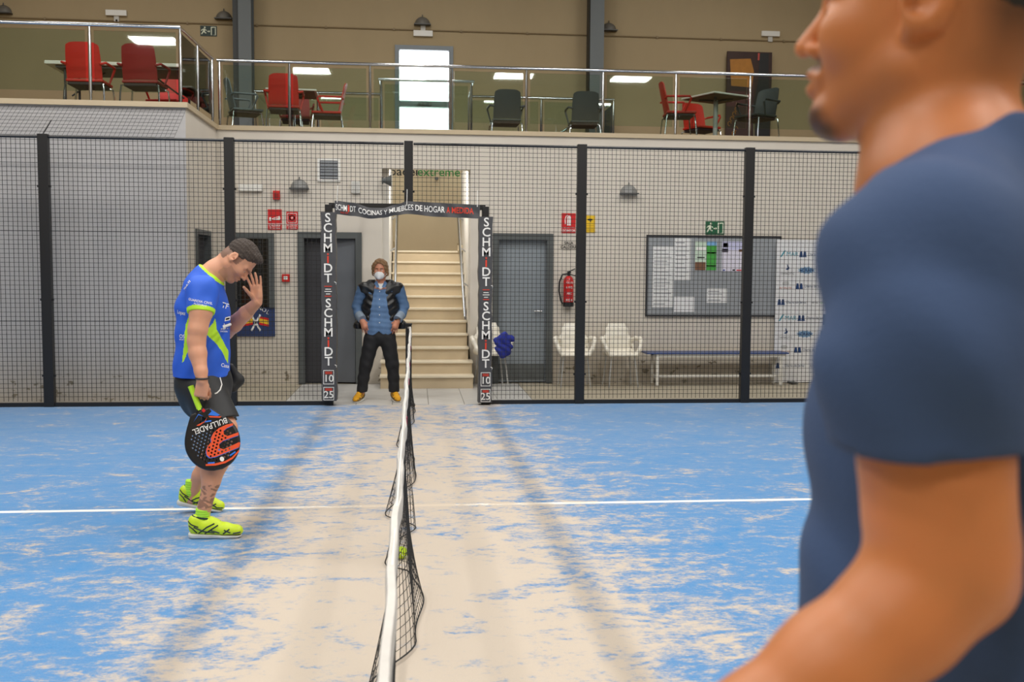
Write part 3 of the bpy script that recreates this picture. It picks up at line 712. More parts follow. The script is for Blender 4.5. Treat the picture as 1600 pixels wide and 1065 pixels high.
t, x0, z0, x1, z1 = sign('fire_sign', 'smaller red alarm button sign with a white ring', (447.5, 330.5, 465.5, 358.5), SRED); W, H = x1-x0, z1-z0; k = dict(x0=x0, z0=z0, sx=W, sz=H)
shp(t, [(0.1, 0.92), (0.9, 0.92), (0.9, 0.38), (0.1, 0.38)], INKW, **k); shp(t, [(0.14, 0.89), (0.86, 0.89), (0.86, 0.41), (0.14, 0.41)], SRED, Y=WYP-0.0102, **k)
for rr, mm, yy in ((0.26, INKW, 0.0122), (0.17, SRED, 0.0142), (0.07, INKW, 0.0162)): shp(t, [(0.5+rr*math.cos(q*0.524), 0.65+rr*W/H*math.sin(q*0.524)) for q in range(12)], mm, Y=WYP-yy+0.002, **k)
shp(t, [(0.0, 0.29), (1, 0.29), (1, 0.31), (0, 0.31)], INKW, name='rule', **k)
wall_text('PULSADOR', H*0.12, ((x0+x1)/2, WYP-0.011, z0+H*0.2), INKW, t, bold=0.01, xs=0.9); wall_text('DE ALARMA', H*0.10, ((x0+x1)/2, WYP-0.011, z0+H*0.08), INKW, t, bold=0.01, xs=0.9)
t, x0, z0, x1, z1 = sign('fire_sign', 'red extinguisher sign with white pictogram above the extinguisher', (877.5, 333, 899, 364), SRED); W, H = x1-x0, z1-z0; k = dict(x0=x0, z0=z0, sx=W, sz=H)
shp(t, [(0.4, 0.38), (0.4, 0.78), (0.46, 0.88), (0.6, 0.88), (0.66, 0.78), (0.66, 0.38)], INKW, **k); shp(t, [(0.24, 0.45), (0.22, 0.7), (0.3, 0.86), (0.42, 0.92), (0.42, 0.87), (0.33, 0.82), (0.28, 0.7), (0.3, 0.45)], INKW, **k); shp(t, [(0.5, 0.38), (0.5, 0.86), (0.53, 0.86), (0.53, 0.38)], SRED, Y=WYP-0.0102, **k)
shp(t, [(0.0, 0.25), (1, 0.25), (1, 0.28), (0, 0.28)], INKW, name='rule', **k); wall_text('EXTINTOR', H*0.15, ((x0+x1)/2, WYP-0.011, z0+H*0.12), INKW, t, bold=0.015, xs=0.95)
t, x0, z0, x1, z1 = sign('warning_sign', 'yellow warning sign with a dark symbol beside the fence post', (914, 336.5, 929.5, 363.5), SYEL); W, H = x1-x0, z1-z0; k = dict(x0=x0, z0=z0, sx=W, sz=H)
shp(t, [(0.5+0.28*math.cos(q*0.6283), 0.76+0.055*math.sin(q*0.6283)) for q in range(10)], INKK, **k); shp(t, [(0.45, 0.74), (0.55, 0.74), (0.62, 0.6), (0.5, 0.66)], INKK, **k)
for zz in (0.4, 0.2, 0.12): shp(t, [(0.1, zz), (0.9, zz), (0.9, zz+0.02), (0.1, zz+0.02)], mat('ochre_ink', (150, 112, 20), 0.6), name='rule', **k)
t, x0, z0, x1, z1 = sign('room_sign', 'small pale boiler room sign with dark lettering', (877, 376, 900, 390), mat('sign_pale', (198, 190, 178), 0.6)); W, H = x1-x0, z1-z0
wall_text('SALA', H*0.45, ((x0+x1)/2, WYP-0.010, z0+H*0.74), INKK, t, bold=0.015); wall_text('CALDERA', H*0.45, ((x0+x1)/2, WYP-0.010, z0+H*0.28), INKK, t, bold=0.015, xs=0.95)
def exit_sign(label, px, Y, m, flip=1):
    t, x0, z0, x1, z1 = sign('exit_sign', label, px, m, Y); W, H = x1-x0, z1-z0; k = dict(x0=x0, z0=z0, sx=W, sz=H, Y=Y-0.008)
    P = mat('sign_cream', (222, 226, 204), 0.6)
    shp(t, [(0.24, 0.9), (0.31, 0.9), (0.33, 0.8), (0.28, 0.74), (0.22, 0.8)], P, **k); shp(t, [(0.18, 0.72), (0.3, 0.72), (0.28, 0.42), (0.38, 0.3), (0.33, 0.24), (0.2, 0.38), (0.1, 0.16), (0.04, 0.2), (0.16, 0.48)], P, **k)
    shp(t, [(0.3, 0.66), (0.4, 0.56), (0.38, 0.5), (0.28, 0.58)], P, **k); shp(t, [(0.18, 0.7), (0.06, 0.6), (0.05, 0.48), (0.1, 0.5), (0.12, 0.58), (0.2, 0.6)], P, **k)
    shp(t, [(0.42, 0.42), (0.52, 0.42), (0.52, 0.34), (0.6, 0.46), (0.52, 0.58), (0.52, 0.5), (0.42, 0.5)], P, name='arrow', **k)
    shp(t, [(0.64, 0.1), (0.94, 0.1), (0.94, 0.9), (0.64, 0.9)], P, name='doorway', **k); shp(t, [(0.7, 0.1), (0.89, 0.14), (0.89, 0.84), (0.7, 0.8)], m, name='doorway', **{**k, 'Y': Y-0.0102})
exit_sign('green running man exit sign above the notice board', (1102.5, 345.5, 1131.5, 366.5), WYP, SGREEN)
exit_sign('dark green exit sign upstairs beside the dark steel column', (313, 40, 339, 57), UY, mat('sign_dark_green', (20, 44, 36), 0.5))
# glass display case
x0, z0, x1, z1 = pxr(362, 364, 430, 525)
t = thing('display_case', 'tall grey framed display case with dark glass and a navy poster below', 'display case', ((x0+x1)/2, WYP, z0))
zm = at(400, 480, Y=WYP)[2]
q = MB(); e = 0.07; q.box((x0, WYP-0.06, zm), (x0+e, WYP, z1)); q.box((x1-e, WYP-0.06, zm), (x1, WYP, z1)); q.box((x0+e, WYP-0.06, z1-e), (x1-e, WYP, z1)); q.build('frame', DGREY, t)
wbox(x0+e, zm, x1-e, z1-e, 0.02).build('back_panel', mat('case_dark', (44, 48, 54), 0.4), t)
B((x1-e-0.13, WYP-0.035, zm+0.05), (x1-e-0.1, WYP-0.021, z1-e)).build('mullion', MGREY, t)
B((x0+0.13, WYP-0.03, zm+0.06), (x0+0.24, WYP-0.021, zm+0.30)).build('red_card', mat('dull_red_card', (170, 46, 36), 0.6), t)
B((x0+e, WYP-0.05, zm), (x1-e, WYP-0.045, z1-e)).build('pane', glass('case_glass', (200, 206, 212), 0.05), t)
po = wbox(x0, z0, x1, zm, 0.03).build('poster', mat('navy_poster', (40, 58, 104), 0.5, noise=0.35, nscale=9), t)
cx, cz = (x0+x1)/2+0.03, z0+0.19
for sg in (-1, 1):
    MB().box((cx-0.012, WYP-0.036, cz-0.13), (cx+0.012, WYP-0.0305, cz+0.12), Matrix.Rotation(sg*0.5, 3, 'Y')).build('crossed_staff', INKW, po)
    for kk, (za, zb, mm) in enumerate(((0.055, 0.085, 'sign_red'), (0.0, 0.055, 'sign_yellow'), (-0.03, 0.0, 'sign_red'))):
        MB().prism([(cx+sg*0.04, cz+za), (cx+sg*0.17, cz+za-0.03), (cx+sg*0.17, cz+zb-0.03), (cx+sg*0.04, cz+zb)], WYP-0.034, WYP-0.0305).build('flag_stripe', MATS[mm], po)
for ch, dx, dz, rt in (('E', -0.2, 0.12, 0.55), ('S', -0.14, 0.16, 0.4), ('P', -0.08, 0.185, 0.2), ('A', -0.02, 0.195, 0.05), ('\u00d1', 0.05, 0.19, -0.1), ('O', 0.11, 0.165, -0.35), ('L', 0.16, 0.135, -0.5)):
    o = wall_text(ch, 0.075, (0, 0, 0), INKW, None, bold=0.01); o.parent = po; o.rotation_euler = (0, -rt, 0); o.location = Vector((cx+dx, WYP-0.032, cz+dz))-Vector(origin_of(po))
# notice board
x0, z0, x1, z1 = pxr(1012, 369, 1215, 492)
t = thing('notice_board', 'wide grey notice board with dark frame and pinned papers', 'notice board', ((x0+x1)/2, WYP, z0))
wbox(x0, z0, x1, z1, 0.015).build('felt', mat('grey_felt', (150, 154, 158), 0.8, noise=0.06, nscale=30), t)
q = MB(); e = 0.02; q.box((x0-e, WYP-0.03, z0-e), (x0, WYP, z1+e)); q.box((x1, WYP-0.03, z0-e), (x1+e, WYP, z1+e)); q.box((x0, WYP-0.03, z1), (x1, WYP, z1+e)); q.box((x0, WYP-0.03, z0-e), (x1, WYP, z0)); q.build('frame', DARK, t)
def paper(px, label, m=PAPER, lines=0, bars=(), cat='paper', extra=None):
    x0, z0, x1, z1 = pxr(*px); y = WYP-0.0165
    p = thing('pinned_sheet', label, cat, ((x0+x1)/2, y, z0)); B((x0, y-0.003, z0), (x1, y, z1)).build('sheet', m, p)
    for k in range(lines):
        zz = z1-(k+1)*(z1-z0)/(lines+1); w_ = (x1-x0)*(0.55+0.35*((k*7) % 5)/5); xo = x0+(x1-x0)*0.06
        B((xo, y-0.0042, zz-0.006*(1 if k % 3 else 1.7)), (xo+w_, y-0.0031, zz+0.004)).build('print_line', mat('grey_ink', (158, 160, 164), 0.8), p)
    for (a0, b0, a1, b1, mm) in bars:
        B((x0+(x1-x0)*a0, y-0.0043, z0+(z1-z0)*b0), (x0+(x1-x0)*a1, y-0.0032, z0+(z1-z0)*b1)).build('print_block', mm, p)
    return p
PG = mat('print_green', (66, 160, 62), 0.7); PS = mat('print_sky', (120, 170, 214), 0.7); PB = mat('print_brown', (120, 84, 60), 0.7); PV = mat('print_violet', (196, 196, 226), 0.7); PN = mat('print_navy', (50, 76, 150), 0.7); PY = mat('print_yellow', (226, 220, 120), 0.7)
paper((1020, 385, 1051, 480), 'long printed sheet pinned at the edge of the notice board', lines=16)
paper((1054, 372, 1078, 438), 'narrow printed sheet pinned beside the long printed sheet', lines=9)
paper((1053, 463, 1084, 487), 'blank white sheet pinned low on the notice board', mat('white_paper_plain', (230, 230, 232), 0.8))
paper((1104, 450, 1135, 473), 'small landscape printed sheet pinned in the middle of the notice board', lines=4)
paper((1086, 377, 1118, 422), 'green and white poster pinned on the notice board', mat('print_pale_green', (196, 214, 196), 0.7), lines=0, bars=[(0.55, 0.0, 1, 0.86, PG), (0.55, 0.86, 1, 1, PS), (0.0, 0.0, 0.5, 0.28, PB), (0.05, 0.7, 0.5, 0.8, INKW), (0.55, 0.13, 1, 0.17, PY), (0.55, 0.58, 1, 0.63, PY), (0.1, 0.42, 0.45, 0.46, INKK)])
paper((1128, 377, 1164, 424), 'pale violet poster pinned next to the fence post', mat('print_lilac', (216, 212, 226), 0.7), bars=[(0, 0.72, 1, 1, PV), (0.05, 0.8, 0.25, 0.95, PN), (0, 0.64, 0.25, 0.76, mat('print_dark', (60, 54, 70), 0.7)), (0.7, 0.66, 1, 0.74, PB), (0.04, 0.02, 0.14, 0.06, PN), (0.45, 0.02, 0.56, 0.07, INKK), (0.62, 0.02, 0.9, 0.06, SRED)])
# sponsor wall
x0, z1 = at(1214, 374, Y=2.12)[0], at(1214, 374, Y=2.12)[2]; x1, z0 = x0+2.3, at(1214, 597, Y=2.12)[2]
t = thing('sponsor_backdrop', 'white press backdrop printed with rows of sponsor logos', 'backdrop', ((x0+x1)/2, 2.12, 0))
bk = B((x0, 2.11, z0), (x1, 2.125, z1)).build('panel', mat('white_vinyl', (226, 226, 228), 0.5, noise=0.02), t)
for xx in (x0+0.25, x1-0.25):
    MB().tube([(xx, 2.15, 0.01), (xx, 2.15, z1-0.05)], 0.014, 8).build('stand_pole', CHROME, t); B((xx-0.05, 1.95, 0.0), (xx+0.05, 2.19, 0.015)).build('stand_foot', DSTEEL, t)
TEAL = mat('print_teal', (70, 150, 170), 0.7); NAVY = mat('print_deep_navy', (24, 60, 110), 0.7); PGREY = mat('print_grey', (110, 112, 116), 0.7); PRED = mat('print_rust', (196, 140, 120), 0.7)
def lg_diario(cx, cz):
    for dx in (-0.027, 0.027): MB().prism([(cx+dx-0.026, cz-0.04), (cx+dx+0.026, cz-0.04), (cx+dx+0.014, cz+0.04), (cx+dx-0.014, cz+0.04)], 2.108, 2.11).build('logo_mark', NAVY, bk)
    wall_text('Diario de Jerez', 0.056, (cx+0.075, 2.1085, cz), mat('print_slate', (90, 100, 120), 0.7), bk, align='LEFT', xs=0.85)
def lg_amar(cx, cz):
    MB().prism([(cx-0.13, cz-0.04), (cx-0.11, cz-0.04), (cx-0.05, cz+0.05), (cx-0.075, cz+0.05)], 2.1075, 2.11).build('logo_mark', TEAL, bk); wall_text('MAR', 0.085, (cx+0.045, 2.1085, cz), TEAL, bk, bold=0.0)
def lg_bird(cx, cz):
    MB().prism([(cx-0.03, cz+0.01), (cx+0.0, cz+0.03), (cx-0.01, cz+0.09), (cx+0.03, cz+0.03), (cx+0.01, cz)], 2.1075, 2.11).build('logo_mark', NAVY, bk); wall_text('YAMAOTIC', 0.04, (cx, 2.1085, cz-0.05), PGREY, bk)
def lg_splash(cx, cz):
    MB().prism([(cx+(0.12 if i % 2 else 0.09)*math.cos(i*0.2618)*1.1, cz+(0.055 if i % 2 else 0.04)*math.sin(i*0.2618)) for i in range(24)], 2.1075, 2.11).build('logo_mark', mat('print_blue_grey', (120, 156, 190), 0.7), bk); wall_text('eCRAN', 0.06, (cx, 2.106, cz), NAVY, bk, bold=0.015)
def lg_rust(cx, cz):
    MB().prism([(cx+0.05*math.cos(i*0.5236), cz+0.04+0.03*math.sin(i*0.5236)) for i in range(12)], 2.1075, 2.11).build('logo_mark', mat('print_pale_grey', (190, 190, 190), 0.7), bk); wall_text('ROMATE', 0.045, (cx, 2.1085, cz-0.03), PRED, bk)
def lg_jp(cx, cz): lg_diario(cx, cz); wall_text('jerez', 0.05, (cx+0.44, 2.1085, cz), PGREY, bk, align='LEFT'); wall_text('padel', 0.05, (cx+0.58, 2.1085, cz), mat('print_lime', (160, 200, 120), 0.7), bk, align='LEFT')
hh = at(1250, 397, Y=2.11)[2]; dz = (hh-at(1250, 571, Y=2.11)[2])/7
for r_ in range(8):
    z_ = hh-r_*dz; k = r_ % 4
    if k == 0: lg_amar(x0+0.18, z_); lg_diario(x0+0.36+0.02, z_); lg_amar(x0+1.35, z_)
    elif k == 1: lg_bird(x0+0.16, z_); lg_splash(x0+0.44, z_); lg_diario(x0+0.72, z_); lg_bird(x0+1.6, z_)
    elif k == 2: lg_rust(x0+0.14, z_); lg_diario(x0+0.34, z_); lg_rust(x0+1.2, z_); lg_splash(x0+1.6, z_)
    else: lg_jp(x0+0.08, z_); lg_amar(x0+1.5, z_)
for zz in (at(1290, 394, Y=2.11)[2], at(1290, 498, Y=2.11)[2]): B((x0+0.70, 2.102, zz-0.09), (x0+0.86, 2.1065, zz+0.07)).build('logo_block', mat('print_steel_blue', (52, 76, 100), 0.7), bk)
# fire extinguisher
a = at(888, 478, Y=2.12); c = (a[0], 2.12)
t = thing('fire_extinguisher', 'red fire extinguisher with black hose hanging on the wall', 'fire extinguisher', (c[0], c[1], a[2]))
zb = a[2]; hb = at(888, 431, Y=2.12)[2]-zb; R_ = 0.072
MB().lathe([(R_*0.8, zb+0.03), (R_, zb+0.06), (R_, zb+hb*0.84), (R_*0.85, zb+hb*0.92), (R_*0.45, zb+hb)], (c[0], c[1], 0), 20).build('cylinder', mat('extinguisher_red', (196, 28, 28), 0.25, coat=0.5), t, smooth=True)
MB().lathe([(R_*1.05, zb-0.005), (R_*1.05, zb+0.055)], (c[0], c[1], 0), 20).build('foot_ring', BLACK, t, smooth=True)
q = MB(); q.lathe([(0.02, zb+hb), (0.02, zb+hb+0.05)], (c[0], c[1], 0), 10); q.box((c[0]-0.02, c[1]-0.02, zb+hb+0.04), (c[0]+0.03, c[1]+0.02, zb+hb+0.065)); q.tube([(c[0], c[1], zb+hb+0.06), (c[0]+0.09, c[1], zb+hb+0.10)], 0.008, 6); q.tube([(c[0], c[1], zb+hb+0.03), (c[0]+0.1, c[1], zb+hb+0.0)], 0.008, 6); q.build('valve', BLACK, t)
MB().tube([(c[0]-0.02, c[1]-0.01, zb+hb+0.03), (c[0]-0.09, c[1]-0.02, zb+hb+0.02), (c[0]-0.13, c[1]-0.02, zb+hb*0.8), (c[0]-0.135, c[1]-0.02, zb+hb*0.5), (c[0]-0.11, c[1]-0.02, zb+hb*0.2), (c[0]-0.085, c[1]-0.02, zb+0.03)], 0.012, 8).build('hose', BLACK, t, smooth=True)
for zz, bd, ss in ((0.78, 'POLVO', 0.035), (0.62, '6 KG', 0.045), (0.42, 'ABC', 0.04), (0.2, 'KG 6', 0.045)): wall_text(bd, ss, (c[0], c[1]-R_-0.001, zb+hb*zz), INKW, t, xs=0.9)
B((c[0]-0.04, c[1]+0.06, zb+hb*0.7), (c[0]+0.04, 2.2, zb+hb*0.78)).build('wall_bracket', BLACK, t)
# lettering on the stair back wall
t = thing('wall_lettering', 'black and green club lettering on the stair back wall', 'sign', at(662, 268, Y=YB))
xa, xb, xc = at(609, 268, Y=YB)[0], at(651, 268, Y=YB)[0], at(717, 268, Y=YB)[0]; zt = at(662, 269, Y=YB)[2]
o = wall_text('padel', 0.21, (xa, 5.967, zt), INKK, t, align='LEFT', bold=0.006); w_ = o.dimensions.x; o.data.transform(Matrix.Translation((xa-origin_of(t)[0], 0, 0)) @ Matrix.Diagonal(((xb-xa)/max(w_, 0.01), 1, 1, 1)) @ Matrix.Translation((-(xa-origin_of(t)[0]), 0, 0)))
o = wall_text('extreme', 0.21, (xb+0.01, 5.967, zt), mat('ink_green', (40, 140, 60), 0.7), t, align='LEFT', bold=0.006); w_ = o.dimensions.x; o.data.transform(Matrix.Translation((xb-origin_of(t)[0], 0, 0)) @ Matrix.Diagonal(((xc-xb)/max(w_, 0.01), 1, 1, 1)) @ Matrix.Translation((-(xb-origin_of(t)[0]), 0, 0)))

# ================================================================== padded posts and banner of the doorway
PAD = mat('charcoal_vinyl', (70, 70, 73), 0.5, noise=0.12, nscale=12, bump=0.25, bscale=14)
def pad(xc, w, z0, z1, label, xo):
    t = thing('post_pad', label, 'post padding', (xc, -0.05, z0))
    F = 24; vs = []; fs = []; rng_ = random.Random(int(xc*100)+5)
    for i in range(F+1):
        z = z0+(z1-z0)*i/F; ww = w/2*(1+rng_.uniform(-0.05, 0.05)); dx = rng_.uniform(-0.004, 0.004)
        for sx, sy in ((-1, -0.115), (1, -0.115), (1, 0.06), (-1, 0.06)): vs.append((xc+dx+sx*ww, sy+rng_.uniform(-0.002, 0.002), z))
    for i in range(F):
        for k in range(4): fs.append((i*4+k, i*4+(k+1) % 4, (i+1)*4+(k+1) % 4, (i+1)*4+k))
    fs += [(0, 1, 2, 3), (F*4, F*4+1, F*4+2, F*4+3)]
    q = MB(); q.add(vs, fs); pd = q.build('sleeve', PAD, t, bevel=0)
    yy = -0.119
    def col(word, ztop, zbot, h):
        n = len(word)
        for i, ch in enumerate(word):
            zz = ztop+(zbot-ztop)*(i+0.5)/n
            wall_text(ch, h*(1.05 if ch != 'i' else 1.25), (xc+xo, yy, zz), INKR if ch == 'i' else INKW, t, bold=0.008 if ch == 'i' else 0.012)
    H = z1-z0; zp = lambda v: z1-H*v
    col('SCHMiDT', zp(0.005), zp(0.375), 0.135); 
    for k, (v, wd, mm) in enumerate(((0.39, 0.5, INKR), (0.405, 0.38, INKW), (0.417, 0.5, INKW), (0.43, 0.3, INKW), (0.442, 0.45, INKR))): B((xc+xo-wd*w/2, yy-0.001, zp(v)-0.004), (xc+xo+wd*w/2, yy+0.003, zp(v)+0.004)).build('print_line', mm, t)
    col('SCHMiDT', zp(0.455), zp(0.815), 0.135)
    for v0, v1, num in ((0.835, 0.91, '10'), (0.925, 0.995, '25')):
        q = MB(); a0, a1, b0, b1 = xc+xo-w*0.36, xc+xo+w*0.36, zp(v1), zp(v0); e = 0.006
        q.box((a0, yy-0.001, b0), (a0+e, yy+0.003, b1)); q.box((a1-e, yy-0.001, b0), (a1, yy+0.003, b1)); q.box((a0+e, yy-0.001, b1-e), (a1-e, yy+0.003, b1)); q.box((a0+e, yy-0.001, b0), (a1-e, yy+0.003, b0+e)); q.build('print_frame', INKW, t)
        wall_text(num, 0.115, ((a0+a1)/2, yy, b0+(b1-b0)*0.4), INKW, t, bold=0.008)
        for k in (0.76, 0.86): B((a0+0.02, yy-0.001, b0+(b1-b0)*k-0.004), (a1-0.02, yy+0.003, b0+(b1-b0)*k+0.005)).build('print_line', INKR, t)
    for zz in (zp(0.38), zp(0.82)):
        MB().tube([(xc+w*0.5, -0.11, zz), (xc+w*0.52, -0.13, zz+0.02), (xc+w*0.4, -0.125, zz+0.03)], 0.004, 5).build('cable_tie', INKW, t)
pad(DL, 0.165, 0.06, 2.2, 'charcoal SCHMiDT pad wrapped round the doorpost beside the grey door', -0.005)
pad(DR, 0.155, 0.03, 2.17, 'charcoal SCHMiDT pad wrapped round the doorpost beside the white chair', 0.005)
t = thing('door_banner', 'sagging charcoal vinyl banner with white lettering over the court doorway', 'banner', (0, -0.08, 2.2))
def ban_mid(x):      # mid height, half height of the wrinkled banner
    u = (x+0.83)/1.64
    P = [(0, 2.255, 0.075), (0.12, 2.235, 0.075), (0.25, 2.195, 0.062), (0.33, 2.20, 0.055), (0.42, 2.235, 0.06), (0.5, 2.262, 0.072), (0.7, 2.243, 0.08), (0.85, 2.235, 0.078), (1.0, 2.225, 0.078)]
    for (a, m0, h0), (b_, m1, h1) in zip(P[:-1], P[1:]):
        if u <= b_ or b_ == 1.0: s_ = smooth1((u-a)/(b_-a)); return m0+(m1-m0)*s_, h0+(h1-h0)*s_
def ban_y(x, v): return -0.095-0.012*math.sin(9*x+1)-0.02*math.exp(-((x+0.33)/0.12)**2)*(1-v*v)-0.006*math.sin(23*x+3*v)
vs = []; fs = []; NX, NV = 60, 6
for i in range(NX+1):
    x = -0.83+1.64*i/NX; m0, h0 = ban_mid(x)
    for j in range(NV+1): v_ = -1+2*j/NV; vs.append((x, ban_y(x, v_), m0+h0*v_))
for i in range(NX):
    for j in range(NV): a = i*(NV+1)+j; fs.append((a, a+1, a+NV+2, a+NV+1))
n0 = len(vs); vs += [(p[0], p[1]+0.006, p[2]) for p in vs]; fs += [tuple(q+n0 for q in f_[::-1]) for f_ in fs]
bd = [i*(NV+1) for i in range(NX+1)]+[NX*(NV+1)+j for j in range(1, NV+1)]+[i*(NV+1)+NV for i in range(NX-1, -1, -1)]+[j for j in range(NV-1, 0, -1)]
fs += [(bd[i], bd[(i+1) % len(bd)], bd[(i+1) % len(bd)]+n0, bd[i]+n0) for i in range(len(bd))]
q = MB(); q.add(vs, fs); q.build('sheet', PAD, t, smooth=True)
def ban_text(body, size, xl, xr, m, dv=0.0, bold=0.012):
    me = text_mesh(body, size, bold=bold, align='LEFT'); n = len(me.vertices); a = np.empty(n*3); me.vertices.foreach_get('co', a); a = a.reshape(-1, 3)
    a[:, 0] = xl+(a[:, 0]-a[:, 0].min())*(xr-xl)/(np.ptp(a[:, 0])); out = np.empty_like(a)
    for i in range(n):
        m0, h0 = ban_mid(a[i, 0]); v_ = a[i, 1]/0.08+dv; out[i] = (a[i, 0], ban_y(a[i, 0], v_)-0.004-a[i, 2], m0+h0*v_)
    me.vertices.foreach_set('co', (out-origin_of(t)).ravel()); me.update(); return link('lettering', me, m, t)
X = lambda px: at(px, 326, Y=-0.1)[0]
ban_text('SCHM', 0.098, X(524.5), X(542), INKW, 0.0); ban_text('i', 0.12, X(543.5), X(546), INKR, 0.05, 0.02); ban_text('DT', 0.098, X(547), X(556), INKW)
ban_text('desde 1959', 0.035, X(532), X(544), INKR, -0.65, 0.0)
ban_text('COCINAS', 0.098, X(560), X(597), INKW); ban_text('Y', 0.098, X(600), X(605), INKW); ban_text('MUEBLES', 0.098, X(608), X(646), INKW); ban_text('DE', 0.098, X(649), X(660), INKW); ban_text('HOGAR', 0.098, X(663), X(695), INKW); ban_text('A', 0.098, X(698), X(703), INKR); ban_text('MEDIDA', 0.098, X(706), X(740), INKR)
for xx, zz in ((-0.02, 2.31), (-0.8, 2.34), (0.78, 2.31)): MB().tube([(xx, -0.12, zz-0.03), (xx+0.004, -0.07, zz+0.16)], 0.0035, 5).build('cable_tie', INKW, t)

# ================================================================== furniture downstairs
def shell_chair():
    F = Field((-0.36, -0.36, 0.38), (0.36, 0.34, 0.88), 0.0085)
    R1 = np.array(Matrix.Rotation(-0.22, 3, 'X'))
    F.rbox((0, 0.0, 0.435), (0.21, 0.21, 0.018), 0.016, k=0.03)
    F.rbox((0, 0.205, 0.545), (0.205, 0.017, 0.13), 0.016, R1, k=0.04); F.rbox((0, 0.235, 0.66), (0.175, 0.016, 0.12), 0.015, R1, k=0.05); F.rbox((0, 0.262, 0.76), (0.135, 0.015, 0.085), 0.014, R1, k=0.06)
    for s_ in (-1, 1):
        F.chain([((s_*0.19, 0.21, 0.61), 0.026), ((s_*0.255, 0.12, 0.645), 0.026), ((s_*0.285, -0.02, 0.645), 0.028), ((s_*0.28, -0.10, 0.61), 0.028), ((s_*0.24, -0.16, 0.51), 0.028), ((s_*0.195, -0.18, 0.445), 0.026)], k=0.03)
        F.rc((s_*0.2, 0.18, 0.46), (s_*0.2, -0.16, 0.45), 0.03, 0.026, 0.03); F.rc((s_*0.225, 0.16, 0.55), (s_*0.21, 0.06, 0.47), 0.03, 0.02, 0.03, ax=(1, 0, 0), f=0.5)
    return F
WCH = None
def white_chair(px, py, rz, label):
    global WCH
    a = at(px, py, Z=0)
    if WCH is None:
        t = thing('white_plastic_chair', label, 'chair', (0, 0, 0))
        shell_chair().mesh('seat_shell', t, mat('white_gloss_plastic', (228, 222, 208), 0.3, spec=0.5))
        for sx in (-1, 1):
            for sy in (-1, 1): MB().tube([(sx*0.17, sy*0.15, 0.425), (sx*0.215, sy*0.2, 0.0)], 0.0115, 8).build('leg', mat('grey_tube', (190, 190, 188), 0.35, 0.4), t, smooth=True, world=False)
        WCH = t
    else: t = copy_tree(WCH)
    t.location = (a[0], a[1], 0); t.rotation_euler = (0, 0, rz); t['label'] = label; t.scale = (0.93, 0.96, 1.0)
    return t
white_chair(767, 602, 0.12, 'white plastic armchair by the stair with a blue garment over its arm')
white_chair(897, 603, -0.05, 'white plastic armchair standing behind the fence post below the extinguisher')
white_chair(969, 603, 0.04, 'white plastic armchair standing next to the bench')
a = at(788, 541, Y=1.55)
t = thing('blue_garment', 'crumpled royal blue garment draped over the arm of a white chair', 'garment', a)
F = Field(a-0.28, a+0.28, 0.007)
p = lambda dx, dz, dy=0.0: (a[0]+dx, a[1]+dy, a[2]+dz)
F.chain([(p(-0.08, 0.08), 0.04), (p(0.0, 0.12), 0.055), (p(0.1, 0.10), 0.035)], k=0.04, ax=(0, 1, 0), f=0.7)
F.chain([(p(-0.06, 0.08), 0.045), (p(-0.03, -0.03), 0.065), (p(0.0, -0.13), 0.03)], k=0.05, ax=(0, 1, 0), f=0.5)
F.chain([(p(0.04, 0.08), 0.04), (p(0.05, -0.02), 0.04), (p(0.02, -0.1), 0.02)], k=0.04, ax=(0, 1, 0), f=0.6); F.rc(p(-0.07, 0.06), p(-0.125, 0.03), 0.02, 0.008, k=0.02)
F.warp(lambda x, y, z: 0.007*np.sin(48*(x-a[0])+16*(z-a[2])+4*np.sin(15*(z-a[2]))))
F.mesh('cloth', t, mat('royal_blue_fabric', (30, 44, 140), 0.8, noise=0.2, nscale=30))
ax0, ax1 = at(1008, 600, Y=1.95), at(1218, 600, Y=1.95)
t = thing('bench', 'long white framed bench with a thin blue seat', 'bench', ((ax0[0]+ax1[0])/2, 1.9, 0))
zs = at(1100, 553, Y=1.75)[2]
X0, X1 = ax0[0], ax1[0]+0.02
B((X0-0.04, 1.72, zs), (X1+0.02, 2.08, zs+0.022)).build('seat_board', mat('blue_laminate', (66, 84, 134), 0.4), t, bevel=0.004)
q = MB(); q.box((X0+0.1, 1.74, zs-0.04), (X1-0.02, 1.77, zs)); q.box((X0+0.1, 2.03, zs-0.04), (X1-0.02, 2.06, zs)); q.build('seat_frame', WHITE, t)
for xx in (X0+0.1, X1-0.1):
    for yy in (1.73, 2.03): B((xx, yy, 0), (xx+0.035, yy+0.035, zs-0.0)).build('leg', WHITE, t, bevel=0.003)
B((X0+0.13, 1.885, 0.1), (X1-0.09, 1.915, 0.135)).build('stretcher', WHITE, t); 
for xx in (X0+0.1, X1-0.1): B((xx, 1.765, 0.1), (xx+0.03, 2.03, 0.135)).build('cross_bar', WHITE, t)

